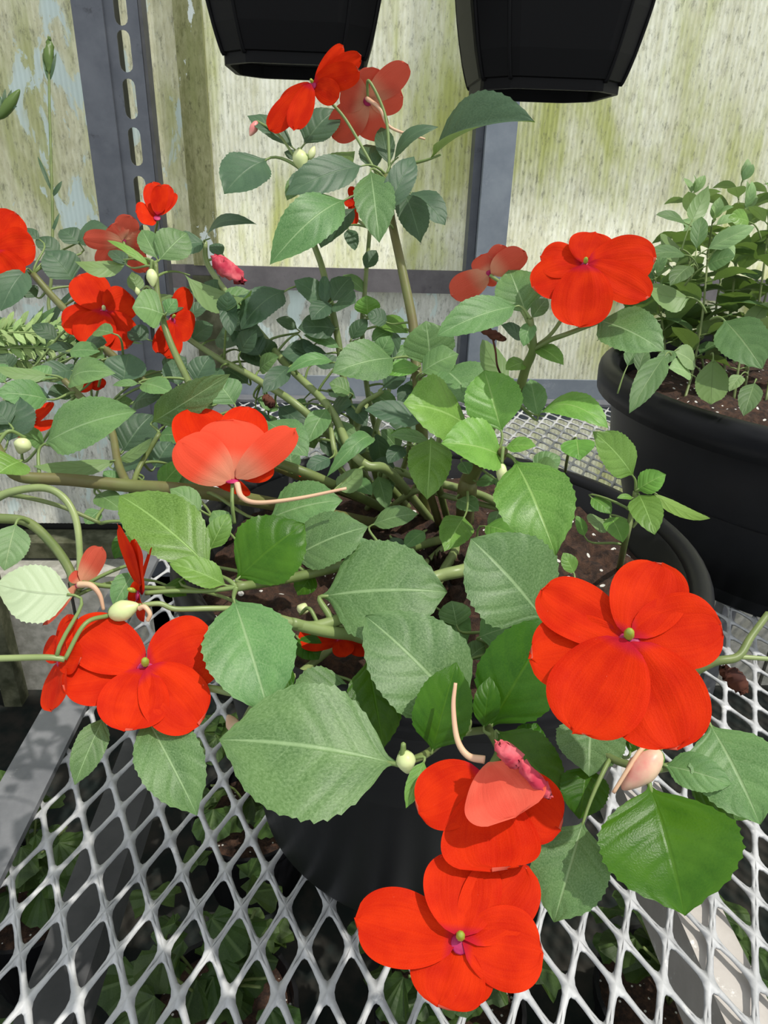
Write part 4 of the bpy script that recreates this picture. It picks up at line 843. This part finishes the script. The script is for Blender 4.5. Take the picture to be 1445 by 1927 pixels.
for i in range(26):   # strap leaves low down
    x0, y0 = srand(20, 150), srand(640, 700); x1, y1 = x0+srand(-110, 130), y0-srand(20, 110); sp.leaf(x0, y0, x1, y1, srand(8, 14), zc_-.02, zc_-.06*srand(0, 1.5), 'b' if i % 2 else 's', att=(srand(-60, 10), 720, zc_), shape='narrow', droop=.16, up=.5)
# pale ferny plant
fp0 = PY(60, 640, 1.02); fp = floor_pot((-.84, .94, .62), .11, .14, 'potted_fern', 'pale green ferny foliage at the far side of the bench edge')
fc_ = np.dot(fp0-CAM, CF); fb = np.array([-.80, .94, .75])
for i in range(12):
    a = P(srand(-60, 180), srand(585, 720), fc_+srand(-.06, .06)); m = fb*.35+a*.65+np.array([0, 0, .05]); pth = catmull([fb+np.array([srand(-.03, .03), srand(-.03, .03), 0]), m, a], 9)
    V, F = tube(pth, [.0022, .001], 5); fr = fp.part('frond', V, F, ML['f'])
    for j in range(7, len(pth), 1):
        t = unit(pth[j]-pth[j-1]); s0 = unit(np.cross(t, CF)); L = .035*(1-(j-7)/18)
        for sg in (-1, 1):
            V, F, UV = blade(pth[j], pth[j]+unit(s0*sg+t*.8)*L, L*.42, unit(UPV-CF*.5), 'leaf', 6, 2, tooth=.0, seed=i*20+j); fp.part('leaflet', V, F, ML['f'], fr, uvs=UV)
# leafy pots beneath the bench, their shade painted into the leaf colour
r = np.random.default_rng(9)
def lobed(seed, L=.05):
    rr = np.random.default_rng(seed); n = 22; V = [(0, 0, .004)]; 
    for i in range(n):
        th = -math.pi*.86+2*math.pi*.86*i/(n-1); lob = .72+.28*abs(math.cos(th*2.2))**.6; rad = L*.55*lob*(1+.06*(i % 2)); V.append((rad*math.cos(th)+L*.45, rad*math.sin(th), .006*math.cos(th*3)+rr.uniform(-.002, .002)))
    F = [(0, i, i+1) for i in range(1, n)]
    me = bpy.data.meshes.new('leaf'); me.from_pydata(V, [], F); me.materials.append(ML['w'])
    lay = me.uv_layers.new(name='UVMap'); li = np.empty(len(me.loops), dtype=np.int32); me.loops.foreach_get('vertex_index', li)
    VV = np.array(V); uv = np.stack([VV[:, 1]/L*.5+.5, VV[:, 0]/L], -1).astype(np.float32); lay.data.foreach_set('uv', uv[li].ravel()); return me
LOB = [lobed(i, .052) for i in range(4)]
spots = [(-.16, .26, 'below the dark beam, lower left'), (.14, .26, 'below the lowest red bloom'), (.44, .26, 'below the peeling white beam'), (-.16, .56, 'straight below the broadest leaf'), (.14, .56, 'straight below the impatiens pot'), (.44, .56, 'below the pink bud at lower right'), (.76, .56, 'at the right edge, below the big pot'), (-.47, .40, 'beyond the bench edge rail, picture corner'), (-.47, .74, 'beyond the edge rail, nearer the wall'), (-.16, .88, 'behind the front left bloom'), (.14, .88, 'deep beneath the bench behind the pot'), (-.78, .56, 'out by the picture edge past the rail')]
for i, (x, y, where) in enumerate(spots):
    up = floor_pot((x, y, 0), .10, .17, 'nursery_plant', 'lobed-leaf plant, leaves darkened for shade, in black pot '+where, 'potted plant', 'nursery plants under the bench')
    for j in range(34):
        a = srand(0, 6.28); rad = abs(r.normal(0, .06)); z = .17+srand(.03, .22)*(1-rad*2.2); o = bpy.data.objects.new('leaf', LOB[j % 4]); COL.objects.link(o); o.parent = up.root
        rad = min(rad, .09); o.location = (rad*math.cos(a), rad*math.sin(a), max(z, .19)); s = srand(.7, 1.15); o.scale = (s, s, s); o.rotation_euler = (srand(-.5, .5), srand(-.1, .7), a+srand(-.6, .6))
    for j in range(7):
        a = srand(0, 6.28); V, F = tube(catmull([np.array([0, 0, .15]), np.array([.03*math.cos(a), .03*math.sin(a), .24]), np.array([.07*math.cos(a), .07*math.sin(a), srand(.27, .36)])], 4), .002, 5); mesh_obj('stem', V, F, MSTEM, up.root)
